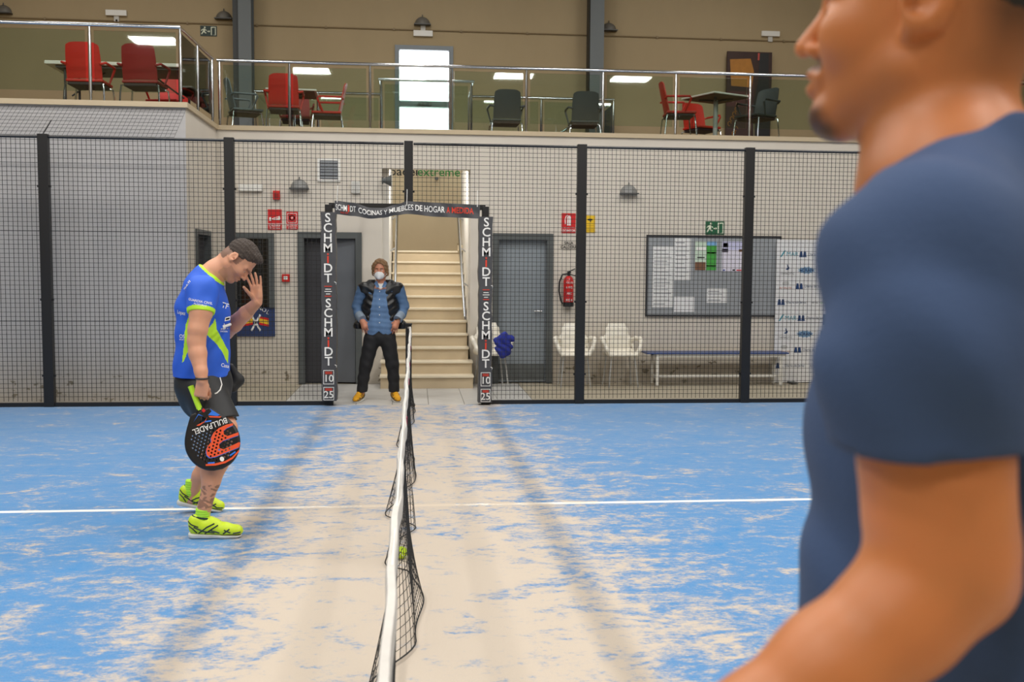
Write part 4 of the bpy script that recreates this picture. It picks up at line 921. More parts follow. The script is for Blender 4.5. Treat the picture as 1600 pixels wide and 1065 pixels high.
# ================================================================== furniture upstairs (floor at MZ)
CRED = mat('chair_red', (198, 36, 24), 0.45); CRED2 = mat('chair_deep_red', (142, 26, 26), 0.5); CBLK = mat('chair_charcoal', (62, 66, 68), 0.5); CUNDER = mat('chair_under', (48, 32, 34), 0.6); CGREY = mat('chair_slate', (96, 106, 112), 0.45)
def office_chair(x, y, rz, label, m, arms=True, back=0.43):
    t = thing('stacking_armchair', label, 'chair', (x, y, MZ), rz)
    vs = []; fs = []; NX, NZ = 8, 8                                   # curved back sheet; chair faces +y, back at -y
    for side in (0, 1):
        for i in range(NX+1):
            for j in range(NZ+1):
                u = -1+2*i/NX; v = j/NZ; wd = 0.21*(1-0.10*v**3); z = 0.47+0.42*v; zc_ = z-0.03*(abs(u)**6)*(1 if v > 0.9 else 0)
                vs.append((u*wd, -0.2-0.09*v+0.025*u*u+side*0.014, zc_))
    n0 = (NX+1)*(NZ+1)
    for i in range(NX):
        for j in range(NZ): a_ = i*(NZ+1)+j; fs += [(a_, a_+1, a_+NZ+2, a_+NZ+1), (a_+n0, a_+NZ+1+n0, a_+NZ+2+n0, a_+1+n0)]
    bd = [i*(NZ+1) for i in range(NX+1)]+[NX*(NZ+1)+j for j in range(1, NZ+1)]+[i*(NZ+1)+NZ for i in range(NX-1, -1, -1)]+[j for j in range(NZ-1, 0, -1)]
    fs += [(bd[i], bd[(i+1) % len(bd)], bd[(i+1) % len(bd)]+n0, bd[i]+n0) for i in range(len(bd))]
    q = MB(); q.add(vs, fs); q.build('backrest', m, t, smooth=True, world=False)
    B((-0.22, -0.2, 0.43), (0.22, 0.23, 0.465)).build('seat', m, t, world=False, bevel=0.012)
    B((-0.20, -0.19, 0.39), (0.20, 0.2, 0.43)).build('seat_pan', CUNDER, t, world=False, bevel=0.01)
    for sx in (-1, 1):
        for sy in (-0.2, 0.2): MB().tube([(sx*0.17, sy*0.75, 0.41), (sx*0.225, sy, 0.40), (sx*0.235, sy*1.05, 0.3), (sx*0.245, sy*1.2, 0.0)], 0.011, 7).build('leg', CHROME, t, smooth=True, world=False)
        if arms: MB().tube([(sx*0.2, -0.23, 0.64), (sx*0.26, -0.2, 0.66), (sx*0.27, 0.12, 0.66), (sx*0.265, 0.14, 0.63), (sx*0.225, 0.06, 0.45)], [0.016, 0.016, 0.016, 0.016, 0.012], 7).build('armrest', m, t, smooth=True, world=False)
    return t
def place(px, py, Y): a = at(px, py, Y=Y); return a[0], a[1]
PI = math.pi
office_chair(*place(139, 100, 1.5), 0.0, 'bright red armchair with its back to the terrace railing beside the folding table', CRED)
office_chair(*place(226, 100, 1.5), -0.06, 'deep red armchair with its back to the terrace railing beside the folding table', CRED2)
office_chair(*place(262, 130, 2.9), PI-0.2, 'red armchair half hidden behind the folding table', CRED)
office_chair(*place(444, 150, 3.15), 0.08, 'red armchair with its back to the long railing at the square table', CRED)
office_chair(*place(512, 160, 3.6), PI/2+0.05, 'red armchair seen side on at the square table', CRED)
office_chair(*place(382, 160, 3.5), -PI/2+0.35, 'slate grey armchair seen side on beside the square table', CGREY)
office_chair(*place(462, 160, 4.15), PI+0.1, 'dark red armchair on the stair side of the square table', CRED2)
office_chair(*place(790, 170, 3.95), 0.03, 'charcoal armchair facing the stair guard rail, nearest the upstairs window', CBLK)
office_chair(*place(912, 170, 3.95), -0.03, 'charcoal armchair facing the stair guard rail, beside the plain grey column', CBLK)
office_chair(*place(1060, 180, 2.85), -PI/2-0.1, 'red armchair seen side on at the table by the brown poster', CRED)
office_chair(*place(1096, 180, 4.25), PI+0.35, 'red armchair standing behind the table by the brown poster', CRED)
office_chair(*place(1182, 180, 2.95), PI/2+0.5, 'dark charcoal armchair standing before the brown poster', CBLK)
# folding table
t = thing('folding_table', 'long white folding table with dark legs on the corner terrace', 'table', (-3.55, 2.15, MZ))
B((-4.62, 1.85, MZ+0.74), (-2.75, 2.6, MZ+0.785)).build('tabletop', mat('table_white', (222, 218, 208), 0.45), t, bevel=0.008)
for xx in (-4.4, -2.97):
    for yy in (1.95, 2.5): MB().tube([(xx, yy, MZ+0.74), (xx, yy, MZ)], 0.016, 8).build('leg', DSTEEL, t, smooth=True)
    MB().tube([(xx, 1.95, MZ+0.12), (xx, 2.5, MZ+0.12)], 0.013, 8).build('stretcher', DSTEEL, t); MB().tube([(xx, 2.2, MZ+0.4), (xx+(0.45 if xx < -4 else -0.45), 2.2, MZ+0.73)], 0.011, 8).build('brace', DSTEEL, t)
B((-4.5, 1.9, MZ+0.71), (-2.87, 2.55, MZ+0.74)).build('apron_frame', mat('table_under', (96, 96, 94), 0.6), t)
def pedestal_table(cx, cy, half, rz, label, pillar):
    t = thing('pedestal_table', label, 'table', (cx, cy, MZ), rz)
    B((-half, -half, 0.725), (half, half, 0.75)).build('tabletop', mat('table_white'), t, world=False, bevel=0.006)
    B((-half+0.03, -half+0.03, 0.715), (half-0.03, half-0.03, 0.725)).build('underside', mat('table_brown', (106, 84, 62), 0.6), t, world=False)
    MB().lathe([(0.035, 0.02), (0.035, 0.7)], (0, 0, 0), 14).build('pillar', pillar, t, smooth=True, world=False)
    MB().lathe([(0.2, 0.0), (0.2, 0.01), (0.05, 0.03)], (0, 0, 0), 20).build('foot', CHROME, t, smooth=True, world=False)
    for k in range(4): MB().tube([(0, 0, 0.69), (0.25*math.cos(k*PI/2+0.78), 0.25*math.sin(k*PI/2+0.78), 0.712)], 0.014, 6).build('arm', DSTEEL, t, world=False)
pedestal_table(-1.72, 3.6, 0.36, 0.05, 'white square table on a pillar among the red and slate chairs', CHROME)
pedestal_table(4.52, 3.1, 0.36, 0.45, 'white square table on a pale pillar before the brown poster', mat('pale_pillar', (176, 180, 178), 0.4))
# tall poster
x0, x1, zt = 5.55, 6.363, 5.44
t = thing('standing_poster', 'tall dark brown poster with ochre sign and dark bottle shape leaning on the back wall', 'poster', ((x0+x1)/2, 5.88, MZ))
po = B((x0, 5.86, MZ), (x1, 5.9, zt)).build('board', mat('brown_print', (58, 36, 30), 0.6, noise=0.5, nscale=6), t)
OC = mat('print_ochre', (176, 118, 44), 0.6, noise=0.25, nscale=12); W_ = x1-x0
def pb(a0, b0, a1, b1, m, nm='print_block', y=5.86, d=0.002): return B((x0+W_*a0, y-d, MZ+(zt-MZ)*b0), (x0+W_*a1, y, MZ+(zt-MZ)*b1)).build(nm, m, po)
MB().prism([(x0+W_*0.06, zt-0.14), (x0+W_*0.52, zt-0.12), (x0+W_*0.60, zt-0.34), (x0+W_*0.56, zt-0.62), (x0+W_*0.1, zt-0.6)], 5.857, 5.86).build('print_block', OC, po)
pb(0.0, 0.53, 0.42, 0.66, mat('print_maroon', (84, 40, 42), 0.6)); wall_text('FREE IT', 0.13, (x0+W_*0.25, 5.856, MZ+(zt-MZ)*0.61), mat('print_tan', (150, 110, 90), 0.6), po); wall_text('N', 0.09, (x0+W_*0.25, 5.856, MZ+(zt-MZ)*0.55), mat('print_tan'), po)
MB().prism([(x0+W_*0.72, zt-0.02), (x0+W_*0.92, zt-0.02), (x0+W_*0.93, zt-0.4), (x0+W_*0.98, zt-0.9), (x0+W_*0.98, MZ), (x0+W_*0.62, MZ), (x0+W_*0.6, zt-0.95), (x0+W_*0.70, zt-0.5)], 5.856, 5.86).build('print_block', mat('print_black', (26, 26, 28), 0.4), po)
for k in range(12): MB().tube([(x0+W_*(0.08+0.05*(k % 4))+0.03*math.cos(q_*0.7), 5.858, MZ+0.1+0.085*k+0.04*math.sin(q_*0.7)) for q_ in range(8)], 0.006, 4).build('print_scroll', OC, po)
pb(0.3, 0.05, 0.55, 0.24, OC); pb(0.68, 0.93, 0.76, 0.99, mat('print_rose', (190, 80, 70), 0.6))
# ================================================================== people
def skin(name, col, dark, rough=0.5):
    m, nt, bs = node_mat(name)
    a = nt.nodes.new('ShaderNodeAttribute'); a.attribute_name = 'tint'
    tc = nt.nodes.new('ShaderNodeTexCoord'); n = nt.nodes.new('ShaderNodeTexNoise'); n.inputs['Scale'].default_value = 22; n.inputs['Detail'].default_value = 5
    nt.links.new(tc.outputs['Object'], n.inputs['Vector'])
    m1 = nt.nodes.new('ShaderNodeMix'); m1.data_type = 'RGBA'; m1.inputs[6].default_value = srgb(*[v*0.95 for v in col]); m1.inputs[7].default_value = srgb(min(255, col[0]*1.04), col[1]*0.99, col[2]*0.97)
    m2 = nt.nodes.new('ShaderNodeMix'); m2.data_type = 'RGBA'; m2.inputs[7].default_value = srgb(*dark)
    nt.links.new(n.outputs['Fac'], m1.inputs[0]); nt.links.new(m1.outputs[2], m2.inputs[6]); nt.links.new(a.outputs['Fac'], m2.inputs[0]); nt.links.new(m2.outputs[2], bs.inputs['Base Color'])
    bs.inputs['Roughness'].default_value = rough; bs.inputs['Subsurface Weight'].default_value = 0.12; bs.inputs['Subsurface Scale'].default_value = 0.01
    bs.inputs['Subsurface Radius'].default_value = (1.0, 0.35, 0.2)
    return m
def nrm(v): v = np.array(v, float); return v/np.linalg.norm(v)
class Head:
    """face frame: x forward, y to the person's left, z up"""
    def __init__(s, c, fwd, up, sc): s.c = np.array(c, float); s.x = nrm(fwd); s.y = nrm(np.cross(up, s.x)); s.z = np.cross(s.x, s.y); s.s = sc; s.R = np.stack([s.x, s.y, s.z], 1)
    def p(s, x, y, z): return s.c+(s.x*x+s.y*y+s.z*z)*s.s
    def loc(s, P): d = (P-s.c)/s.s; return d@s.x, d@s.y, d@s.z
    def build(s, F, lips=True):
        S = s.s
        def E(c, r, k=0.02, op='u'): F.ell(s.p(*c), np.array(r)*S, s.R, k*S, op)
        E((-0.012, 0, 0.032), (0.100, 0.077, 0.093)); E((0.03, 0, -0.035), (0.066, 0.062, 0.088), 0.03); E((-0.03, 0, -0.03), (0.07, 0.066, 0.07), 0.03)
        for sg in (-1, 1):
            F.rc(s.p(-0.005, sg*0.05, -0.07), s.p(0.065, sg*0.014, -0.112), 0.024*S, 0.02*S, 0.025*S)
            E((0.06, sg*0.038, -0.03), (0.03, 0.026, 0.03), 0.02)
            F.rc(s.p(0.088, sg*0.008, 0.016), s.p(0.072, sg*0.046, 0.014), 0.013*S, 0.011*S, 0.014*S)
        E((0.074, 0, -0.112), (0.023, 0.024, 0.02), 0.02)
        for sg in (-1, 1): E((0.097, sg*0.032, -0.006), (0.02, 0.018, 0.012), 0.012, 's')
        for sg in (-1, 1): E((0.077, sg*0.032, -0.008), (0.0135, 0.0145, 0.0125), 0.004)
        for sg in (-1, 1): E((0.0925, sg*0.032, -0.0095), (0.009, 0.0115, 0.0042), 0.002, 's')
        F.rc(s.p(0.091, 0, 0.004), s.p(0.117, 0, -0.041), 0.008*S, 0.0105*S, 0.012*S)
        for sg in (-1, 1): F.rc(s.p(0.1, sg*0.009, -0.046), s.p(0.103, sg*0.012, -0.044), 0.0078*S, 0.0078*S, 0.006*S)
        if lips:
            F.rc(s.p(0.088, -0.02, -0.073), s.p(0.100, 0, -0.069), 0.006*S, 0.008*S, 0.008*S); F.rc(s.p(0.088, 0.02, -0.073), s.p(0.100, 0, -0.069), 0.006*S, 0.008*S, 0.008*S)
            F.rc(s.p(0.086, -0.016, -0.082), s.p(0.097, 0, -0.084), 0.006*S, 0.0085*S, 0.008*S); F.rc(s.p(0.086, 0.016, -0.082), s.p(0.097, 0, -0.084), 0.006*S, 0.0085*S, 0.008*S)
            F.rc(s.p(0.104, -0.018, -0.0765), s.p(0.104, 0.018, -0.0765), 0.0028*S, 0.0028*S, 0.002*S, op='s')
        for sg in (-1, 1):
            Re = s.R @ np.array(Matrix.Rotation(sg*0.35, 3, 'Z'))
            F.ell(s.p(-0.020, sg*0.082, -0.006), np.array((0.026, 0.009, 0.034))*S, Re, 0.006*S)
            F.rc(s.p(-0.008, sg*0.077, -0.034), s.p(-0.010, sg*0.079, -0.028), 0.010*S, 0.010*S, 0.008*S)
            F.ell(s.p(-0.016, sg*0.0905, -0.002), np.array((0.015, 0.006, 0.021))*S, Re, 0.005*S, 's')
            F.ell(s.p(-0.010, sg*0.090, -0.012), np.array((0.008, 0.009, 0.008))*S, Re, 0.004*S, 's')
    def eyes(s, parent, colr=(70, 48, 34)):
        for sg in (-1, 1):
            q = MB(); c = s.p(0.0762, sg*0.032, -0.008)
            q.lathe([(0.0128*s.s*math.sin(a), -0.0128*s.s*math.cos(a)) for a in [math.pi*i/8 for i in range(9)]], c, 12); e = q.build('eye', mat('eye_white', (224, 216, 208), 0.3), parent, smooth=True)
            q = MB(); c2 = s.p(0.0850, sg*0.032, -0.009); q.lathe([(0.005*s.s*math.sin(a), -0.005*s.s*math.cos(a)) for a in [math.pi*i/6 for i in range(7)]], c2, 10); q.build('iris', mat('eye_brown', colr, 0.2), e, smooth=True)
def hand(F, W, fwd, pn, side, curl, sc=1.0, thumb=(0.5, 0.75, 0.35), tcurl=0.4, spread=0.08, k=0.004):
    """W wrist, fwd to the finger tips, pn out of the palm, side to the thumb"""
    W = np.array(W, float); f = nrm(fwd); n = nrm(np.array(pn, float)-f*np.dot(pn, f)); s_ = np.cross(f, n); s_ = s_ if np.dot(s_, side) > 0 else -s_
    A = lambda a, b, c: W+(f*a+s_*b+n*c)*sc
    for o_ in (-0.027, -0.009, 0.009, 0.027): F.rc(A(0.012, o_*0.6, 0), A(0.088, o_*1.05, 0.002), 0.0145*sc, 0.0125*sc, 0.012)
    F.rc(A(0.03, 0.026, 0.008), A(0.06, 0.028, 0.006), 0.016*sc, 0.012*sc, 0.012); F.rc(A(0.03, -0.02, 0.008), A(0.06, -0.024, 0.008), 0.014*sc, 0.011*sc, 0.012)
    L = ((0.043, 0.026, 0.021), (0.047, 0.029, 0.022), (0.043, 0.027, 0.021), (0.034, 0.020, 0.019)); tips = []
    for i, o_ in enumerate((0.030, 0.010, -0.010, -0.029)):
        cu = curl[i] if isinstance(curl[0], (list, tuple)) else curl
        p = A(0.088-0.004*abs(i-1), o_, 0.002); ang = 0.0; d0 = nrm(f+s_*spread*(1.5-i)); r = 0.0088*sc*(0.88 if i == 3 else 1)
        for j in range(3):
            ang += cu[j]; d = d0*math.cos(ang)+n*math.sin(ang); q = p+d*L[i][j]*sc
            F.rc(p, q, r, r*0.93, k); p = q; r *= 0.93
        tips.append(p)
    d = nrm(f*thumb[0]+s_*thumb[1]+n*thumb[2]); p = A(0.022, 0.022, 0.006); r = 0.0125*sc
    for j, l in enumerate((0.042, 0.032, 0.027)):
        q = p+d*l*sc; F.rc(p, q, r, r*0.88, 0.006); p = q; r *= 0.88; d = nrm(d+(f*0.6-s_*0.5*tcurl+n*tcurl*0.6)*tcurl)
    return A
def press(tree, me, xz, rot, yfrom, off=0.0025):
    n = len(me.vertices); a = np.empty(n*3); me.vertices.foreach_get('co', a); a = a.reshape(-1, 3); c, s_ = math.cos(rot), math.sin(rot)
    X = xz[0]+a[:, 0]*c-a[:, 1]*s_; Z = xz[1]+a[:, 0]*s_+a[:, 1]*c; out = np.empty((n, 3)); last = None
    for i in range(n):
        h = tree.ray_cast(Vector((X[i], yfrom, Z[i])), Vector((0, 1, 0)))
        y = h[0].y if h[0] is not None else (last if last is not None else yfrom+0.5); last = y
        out[i] = (X[i], y-off, Z[i])
    return out
def print_text(tree, body, xz, size, rot, m, parent, yfrom, bold=0.008, xs=1.0, name='printed_lettering'):
    me = text_mesh(body, size, bold=bold, extrude=0.0, xs=xs); bm = bmesh.new(); bm.from_mesh(me); bmesh.ops.triangulate(bm, faces=bm.faces); bm.to_mesh(me); bm.free()
    out = press(tree, me, xz, rot, yfrom); me.vertices.foreach_set('co', (out-origin_of(parent)).ravel()); me.update(); return link(name, me, m, parent)
def print_poly(tree, poly, m, parent, yfrom, name='printed_mark', off=0.003, cell=0.006):
    """filled outline in X-Z pressed onto a surface"""
    x0, x1 = min(p[0] for p in poly), max(p[0] for p in poly); z0, z1 = min(p[1] for p in poly), max(p[1] for p in poly)
    bm = bmesh.new(); vs = [bm.verts.new((p[0], 0, p[1])) for p in poly]; f_ = bm.faces.new(vs); bmesh.ops.triangulate(bm, faces=[f_])
    for _ in range(4):
        ed = [e for e in bm.edges if e.calc_length() > cell*2]
        if not ed: break
        bmesh.ops.subdivide_edges(bm, edges=ed, cuts=1); bmesh.ops.triangulate(bm, faces=bm.faces)
    for v in bm.verts:
        h = tree.ray_cast(Vector((v.co.x, yfrom, v.co.z)), Vector((0, 1, 0)))
        if h[0] is not None: v.co.y = h[0].y-off
        else: v.co.y = yfrom+0.6
    me = bpy.data.meshes.new(name); bm.to_mesh(me); bm.free(); me.transform(Matrix.Translation(-Vector(origin_of(parent)))); return link(name, me, m, parent)

# ------------------------------------------------------------------ player in blue
PL = thing('person', 'player in blue shirt and black shorts bowing his head, hand to brow, holding a racket', 'person', (-1.18, -5.42, 0))
Y0 = -5.42
def pw(x, y, Y=Y0): return at(x, y, Y=Y)
LIME = mat('lime_fabric', (186, 236, 50), 0.7); 
NEON = mat('neon_yellow_shoe', (206, 232, 40), 0.45, noise=0.05, nscale=40)
hd = Head(pw(374, 406, -5.42), (math.cos(0.98)*0.985, -0.12, -math.sin(0.98)), (math.sin(0.98), 0, math.cos(0.98)), 0.96)
F = Field((-1.62, -5.95, 0.04), (-0.68, -4.9, 1.82), 0.0048)
hd.build(F)
F.chain([(hd.p(-0.035, 0, -0.045), 0.06), (pw(336, 424), 0.066), (pw(322, 438), 0.09)], k=0.03)
F.chain([(pw(318, 450), 0.1), (pw(316, 500), 0.11), (pw(316, 560), 0.11), (pw(319, 605), 0.12)], k=0.03, ax=(0, 1, 0), f=1.25)
NA = [(pw(316, 452, -5.60), 0.068), (pw(314, 487, -5.655), 0.064), (pw(309, 515, -5.68), 0.054), (pw(307, 532, -5.685), 0.050), (pw(309, 552, -5.70), 0.050), (pw(314, 580, -5.735), 0.036), (pw(316, 594, -5.75), 0.031)]
F.chain(NA, k=0.015)
FA = [(pw(320, 452, -5.24), 0.066), (pw(345, 500, -5.2), 0.056), (pw(352, 518, -5.2), 0.05), (pw(366, 506, -5.28), 0.05), (pw(384, 489, -5.36), 0.042), (pw(402, 472, -5.42), 0.03)]
F.chain(FA, k=0.015)
NLG = [(pw(322, 612, -5.52), 0.095), (pw(352, 668, -5.64), 0.066), (pw(353, 682, -5.65), 0.062), (pw(341, 722, -5.68), 0.058), (pw(330, 752, -5.69), 0.05), (pw(320, 790, -5.7), 0.037), (pw(317, 818, -5.7), 0.036)]
F.chain(NLG, k=0.02); F.rc(pw(331, 712, -5.68), pw(324, 738, -5.68), 0.052, 0.04, 0.03)
FLG = [(pw(318, 612, -5.32), 0.095), (pw(348, 676, -5.2), 0.064), (pw(344, 686, -5.19), 0.06), (pw(326, 716, -5.14), 0.054), (pw(312, 742, -5.12), 0.045), (pw(302, 765, -5.1), 0.035), (pw(299, 780, -5.1), 0.035)]
F.chain(FLG, k=0.02)
WR_ = pw(316, 594, -5.75)
hand(F, WR_, (-0.12, 0.0, -1), (0.15, 1, 0.0), (1, 0, 0), (0.95, 1.35, 0.9), 0.97, thumb=(0.75, 0.25, 0.6), tcurl=0.55, spread=0.0)
hand(F, pw(403, 471, -5.425), (-0.10, -0.02, 1), (-0.45, -1, 0.0), (-1, 0, 0), [(0.18, 0.15, 0.1), (0.14, 0.12, 0.1), (0.12, 0.14, 0.1), (0.05, 0.15, 0.15)], 1.0, thumb=(0.7, 0.15, 0.7), tcurl=0.1, spread=0.16)
def tintf(P):
    x, y, z = hd.loc(P); t = np.zeros(len(P))
    beard = (x > 0.0) & (z < -0.05) & (z > -0.14) & (np.abs(y) < 0.07); t = np.where(beard, 0.22, t)
    br = (x > 0.07) & (z > 0.006) & (z < 0.02) & (np.abs(y) > 0.012) & (np.abs(y) < 0.05); t = np.where(br, 0.6, t)
    side = (x < 0.03) & (x > -0.12) & (z > -0.03+0.25*np.maximum(0, x)) & (np.abs(y) > 0.03) & (z < 0.05) & (np.abs(y) < 0.083); t = np.where(side & ~((x > -0.055) & (x < 0.015) & (np.abs(y) > 0.078)), 0.6, t)
    nape = (x < -0.05) & (z > -0.07); t = np.where(nape, 0.75, t)
    # tattoo above the near ankle
    a, b = pw(333, 760, -5.7), pw(306, 792, -5.7)
    n = np.sin(P[:, 0]*130+np.sin(P[:, 2]*90)*2)*np.sin(P[:, 2]*105+P[:, 0]*40)
    tz = (P[:, 2] < a[2]+0.02) & (P[:, 2] > b[2]) & (P[:, 1] < -5.6) ; t = np.where(tz & (n > np.where(P[:, 2] < b[2]+0.05, -0.45, 0.25)), 0.55, t)
    return t
body, _, _ = F.mesh('body', PL, skin('player_skin', (216, 162, 132), (70, 56, 50)), tint=tintf)
hd.eyes(body)
# hair
F = Field(hd.c-0.17, hd.c+0.17, 0.004)
F.ell(hd.p(-0.014, 0, 0.036), np.array((0.106, 0.082, 0.099))*hd.s, hd.R, 0.01); F.ell(hd.p(0.045, 0, 0.095), np.array((0.058, 0.058, 0.034))*hd.s, hd.R, 0.02)
F.plane(hd.p(0.062, 0, 0.052), hd.x*0.9-hd.z*0.55, 0.01); F.plane(hd.p(-0.02, 0, -0.0), -hd.z*0.9+hd.x*0.65, 0.01)
F.warp(lambda x, y, z: 0.003*np.sin(190*x+60*z)*np.sin(160*y+90*z)+0.0015*np.sin(410*x-300*z))
F.mesh('hair', PL, mat('dark_brown_hair', (66, 56, 50), 0.75, noise=0.5, nscale=70, bump=0.6, bscale=160))
# shirt
F = Field((-1.52, -5.88, 0.80), (-0.80, -5.0, 1.62), 0.0048)
F.chain([(pw(316, 592), 0.164), (pw(316, 560), 0.157), (pw(317, 520), 0.150), (pw(317, 480), 0.150), (pw(317, 455), 0.115)], k=0.03, ax=(0, 1, 0), f=1.22)
F.rc(pw(316, 456, -5.60), pw(319, 456, -5.24), 0.088, 0.088, 0.05); F.chain([(pw(317, 452), 0.11), (pw(326, 432), 0.085), (pw(337, 424), 0.068)], k=0.04)
d_ = nrm(NA[1][0]-NA[0][0])
F2 = Field((-1.45, -5.9, 1.0), (-0.80, -5.0, 1.62), 0.0048)
F2.rc(pw(315, 454, -5.60), pw(313, 500, -5.665), 0.087, 0.076, 0.03); F2.rc(pw(321, 454, -5.24), pw(348, 505, -5.19), 0.085, 0.07, 0.03)
hemn = nrm(pw(315.5, 490, -5.66)-pw(318, 450, -5.60))
hp = pw(315.5, 489.5, -5.66); F2.plane(hp, nrm(hemn*0.94+np.array((-0.0, 0, -0.0))), 0.002, hi=(-0.8, -5.42, 1.62)); F2.plane(pw(343, 492, -5.2), nrm(pw(348, 505, -5.19)-pw(321, 454, -5.24)), 0.002, lo=(-1.45, -5.42, 1.0))
neck_n = nrm(hd.p(-0.05, 0, -0.06)-pw(326, 436)); F.plane(pw(333, 428), neck_n, 0.003); F.plane(pw(315, 586), (0.02, 0, -1), 0.002)
i0 = np.round((F2.lo-F.lo)/F.h).astype(int); sl = tuple(slice(max(i0[a], 0), min(i0[a]+F2.n[a], F.n[a])) for a in range(3))
sub = F2.d[tuple(slice(sl[a].start-i0[a], sl[a].stop-i0[a]) for a in range(3))]; d1 = F.d[sl]; kk = 0.02; hh_ = np.clip(0.5+0.5*(sub-d1)/kk, 0, 1); F.d[sl] = sub*(1-hh_)+d1*hh_-kk*hh_*(1-hh_)
c0 = pw(318, 520)
F.warp(lambda x, y, z: 0.0045*np.sin(22*(z-c0[2])+26*(x-c0[0])+6*y)*np.sin(17*(x-c0[0])-9*(z-c0[2]))+0.002*np.sin(55*(x-c0[0])-38*(z-c0[2])))
npoly = lambda pts: [(pw(px, py, -5.60)[0], pw(px, py, -5.60)[2]) for px, py in pts]
SP1 = npoly([(297, 488), (289, 507), (288, 530), (284, 567), (288, 563), (297, 540), (301, 520), (300, 490)]); SP2 = npoly([(334, 497), (331, 505), (324, 514), (323, 522), (334, 535), (344, 552), (349, 572), (351, 568), (350, 552), (343, 532), (336, 514)])
def pick(C):
    r = np.zeros(len(C), int); near = C[:, 1] < -5.45
    r[near & (inpoly(C[:, 0], C[:, 2], SP1) | inpoly(C[:, 0], C[:, 2], SP2))] = 1
    dd = (C-hp)@hemn; arm = np.linalg.norm(C-hp-np.outer(dd, hemn), axis=1) < 0.10; r[arm & (dd > -0.026) & (dd < 0.01) & near & (C[:, 1] < -5.56)] = 1
    dn = (C-pw(333, 428))@neck_n; r[(dn > -0.011) & (np.linalg.norm(C-pw(333, 428), axis=1) < 0.13)] = 1
    return r
shirt, P_, Q_ = F.mesh('shirt', PL, [mat('blue_sport_fabric', (40, 96, 214), 0.65, noise=0.06, nscale=20, bump=0.12, bscale=300), LIME], pick=pick)
tree = BVHTree.FromPolygons(P_.tolist(), Q_.tolist())
xz = lambda px, py, Y=-5.62: (pw(px, py, Y)[0], pw(px, py, Y)[2])
for bd, px, py, sz, ro, xs_ in (('GUARDIA CIVIL', 317, 470, 0.0195, -0.20, 1.0), ('ALGECIRAS', 318, 475, 0.014, -0.22, 1.0), ('TF', 356, 477, 0.045, -0.3, 0.8), ('LOS', 350, 510, 0.03, -0.05, 0.9), ('INSTALACION', 350, 516, 0.012, -0.05, 0.9), ('OS', 282.5, 526, 0.03, 0.0, 1.0), ('SPORT', 282, 531, 0.012, 0.0, 1.0), ('Lopez', 280, 489, 0.03, -0.15, 0.8), ('Team', 291, 446, 0.035, 0.9, 1.0), ('Casa', 356, 569, 0.03, -0.2, 0.8)):
    print_text(tree, bd, xz(px, py), sz, ro, INKW, shirt, -6.2, xs=xs_)
print_poly(tree, [xz(*p) for p in ((351, 496), (359, 494), (358.5, 500), (350, 502))], INKW, shirt, -6.2); print_poly(tree, [xz(*p) for p in ((352, 497.5), (358, 496), (357.5, 498.8), (351.5, 500.2))], mat('blue_sport_fabric'), shirt, -6.2, off=0.0045)
# shorts
F = Field((-1.52, -5.85, 0.55), (-0.78, -4.95, 1.02), 0.0052)
F.chain([(pw(316, 576), 0.150), (pw(318, 600), 0.160), (pw(320, 618), 0.150)], k=0.03, ax=(0, 1, 0), f=1.12)
n1 = nrm(pw(345, 655, -5.62)-pw(322, 606, -5.52))
F.rc(pw(320, 612, -5.52), pw(345, 668, -5.63), 0.128, 0.118, 0.03); F.rc(pw(318, 612, -5.32), pw(346, 672, -5.20), 0.125, 0.112, 0.03)
F.plane(pw(340, 655, -5.62), nrm(n1*np.array((0.3, 0.3, 1))), 0.003); F.plane(pw(316, 579), (0, 0, 1), 0.004)
F.chain([(pw(361, 572, -5.22), 0.02), (pw(372, 594, -5.2), 0.035), (pw(364, 604, -5.22), 0.035)], k=0.03)
F.warp(lambda x, y, z: 0.004*np.sin(30*(x-c0[0])+14*z)*np.sin(21*y+9*z))
sh, P_, Q_ = F.mesh('shorts', PL, mat('black_sport_fabric', (30, 31, 33), 0.6, bump=0.1, bscale=250))
tree = BVHTree.FromPolygons(P_.tolist(), Q_.tolist())
pts = [(335, 584), (340, 592), (344, 602), (343.5, 609), (340, 613), (337, 614)]
q = MB(); tp = []
for a in pts:
    X_, Z_ = xz(*a); h_ = tree.ray_cast(Vector((X_, -6.2, Z_)), Vector((0, 1, 0))); tp.append((X_, (h_[0].y if h_[0] else -5.6)-0.001, Z_))
q.tube(tp, 0.004, 6).build('white_piping', INKW, sh, smooth=True)
a = WR_; MB().tube([(a[0]+0.036*math.cos(t_)+0.0, a[1]+0.034*math.sin(t_), a[2]+0.012) for t_ in [2*math.pi*i/16 for i in range(17)]], 0.0055, 6).build('wrist_band', BLACK, PL, smooth=True)
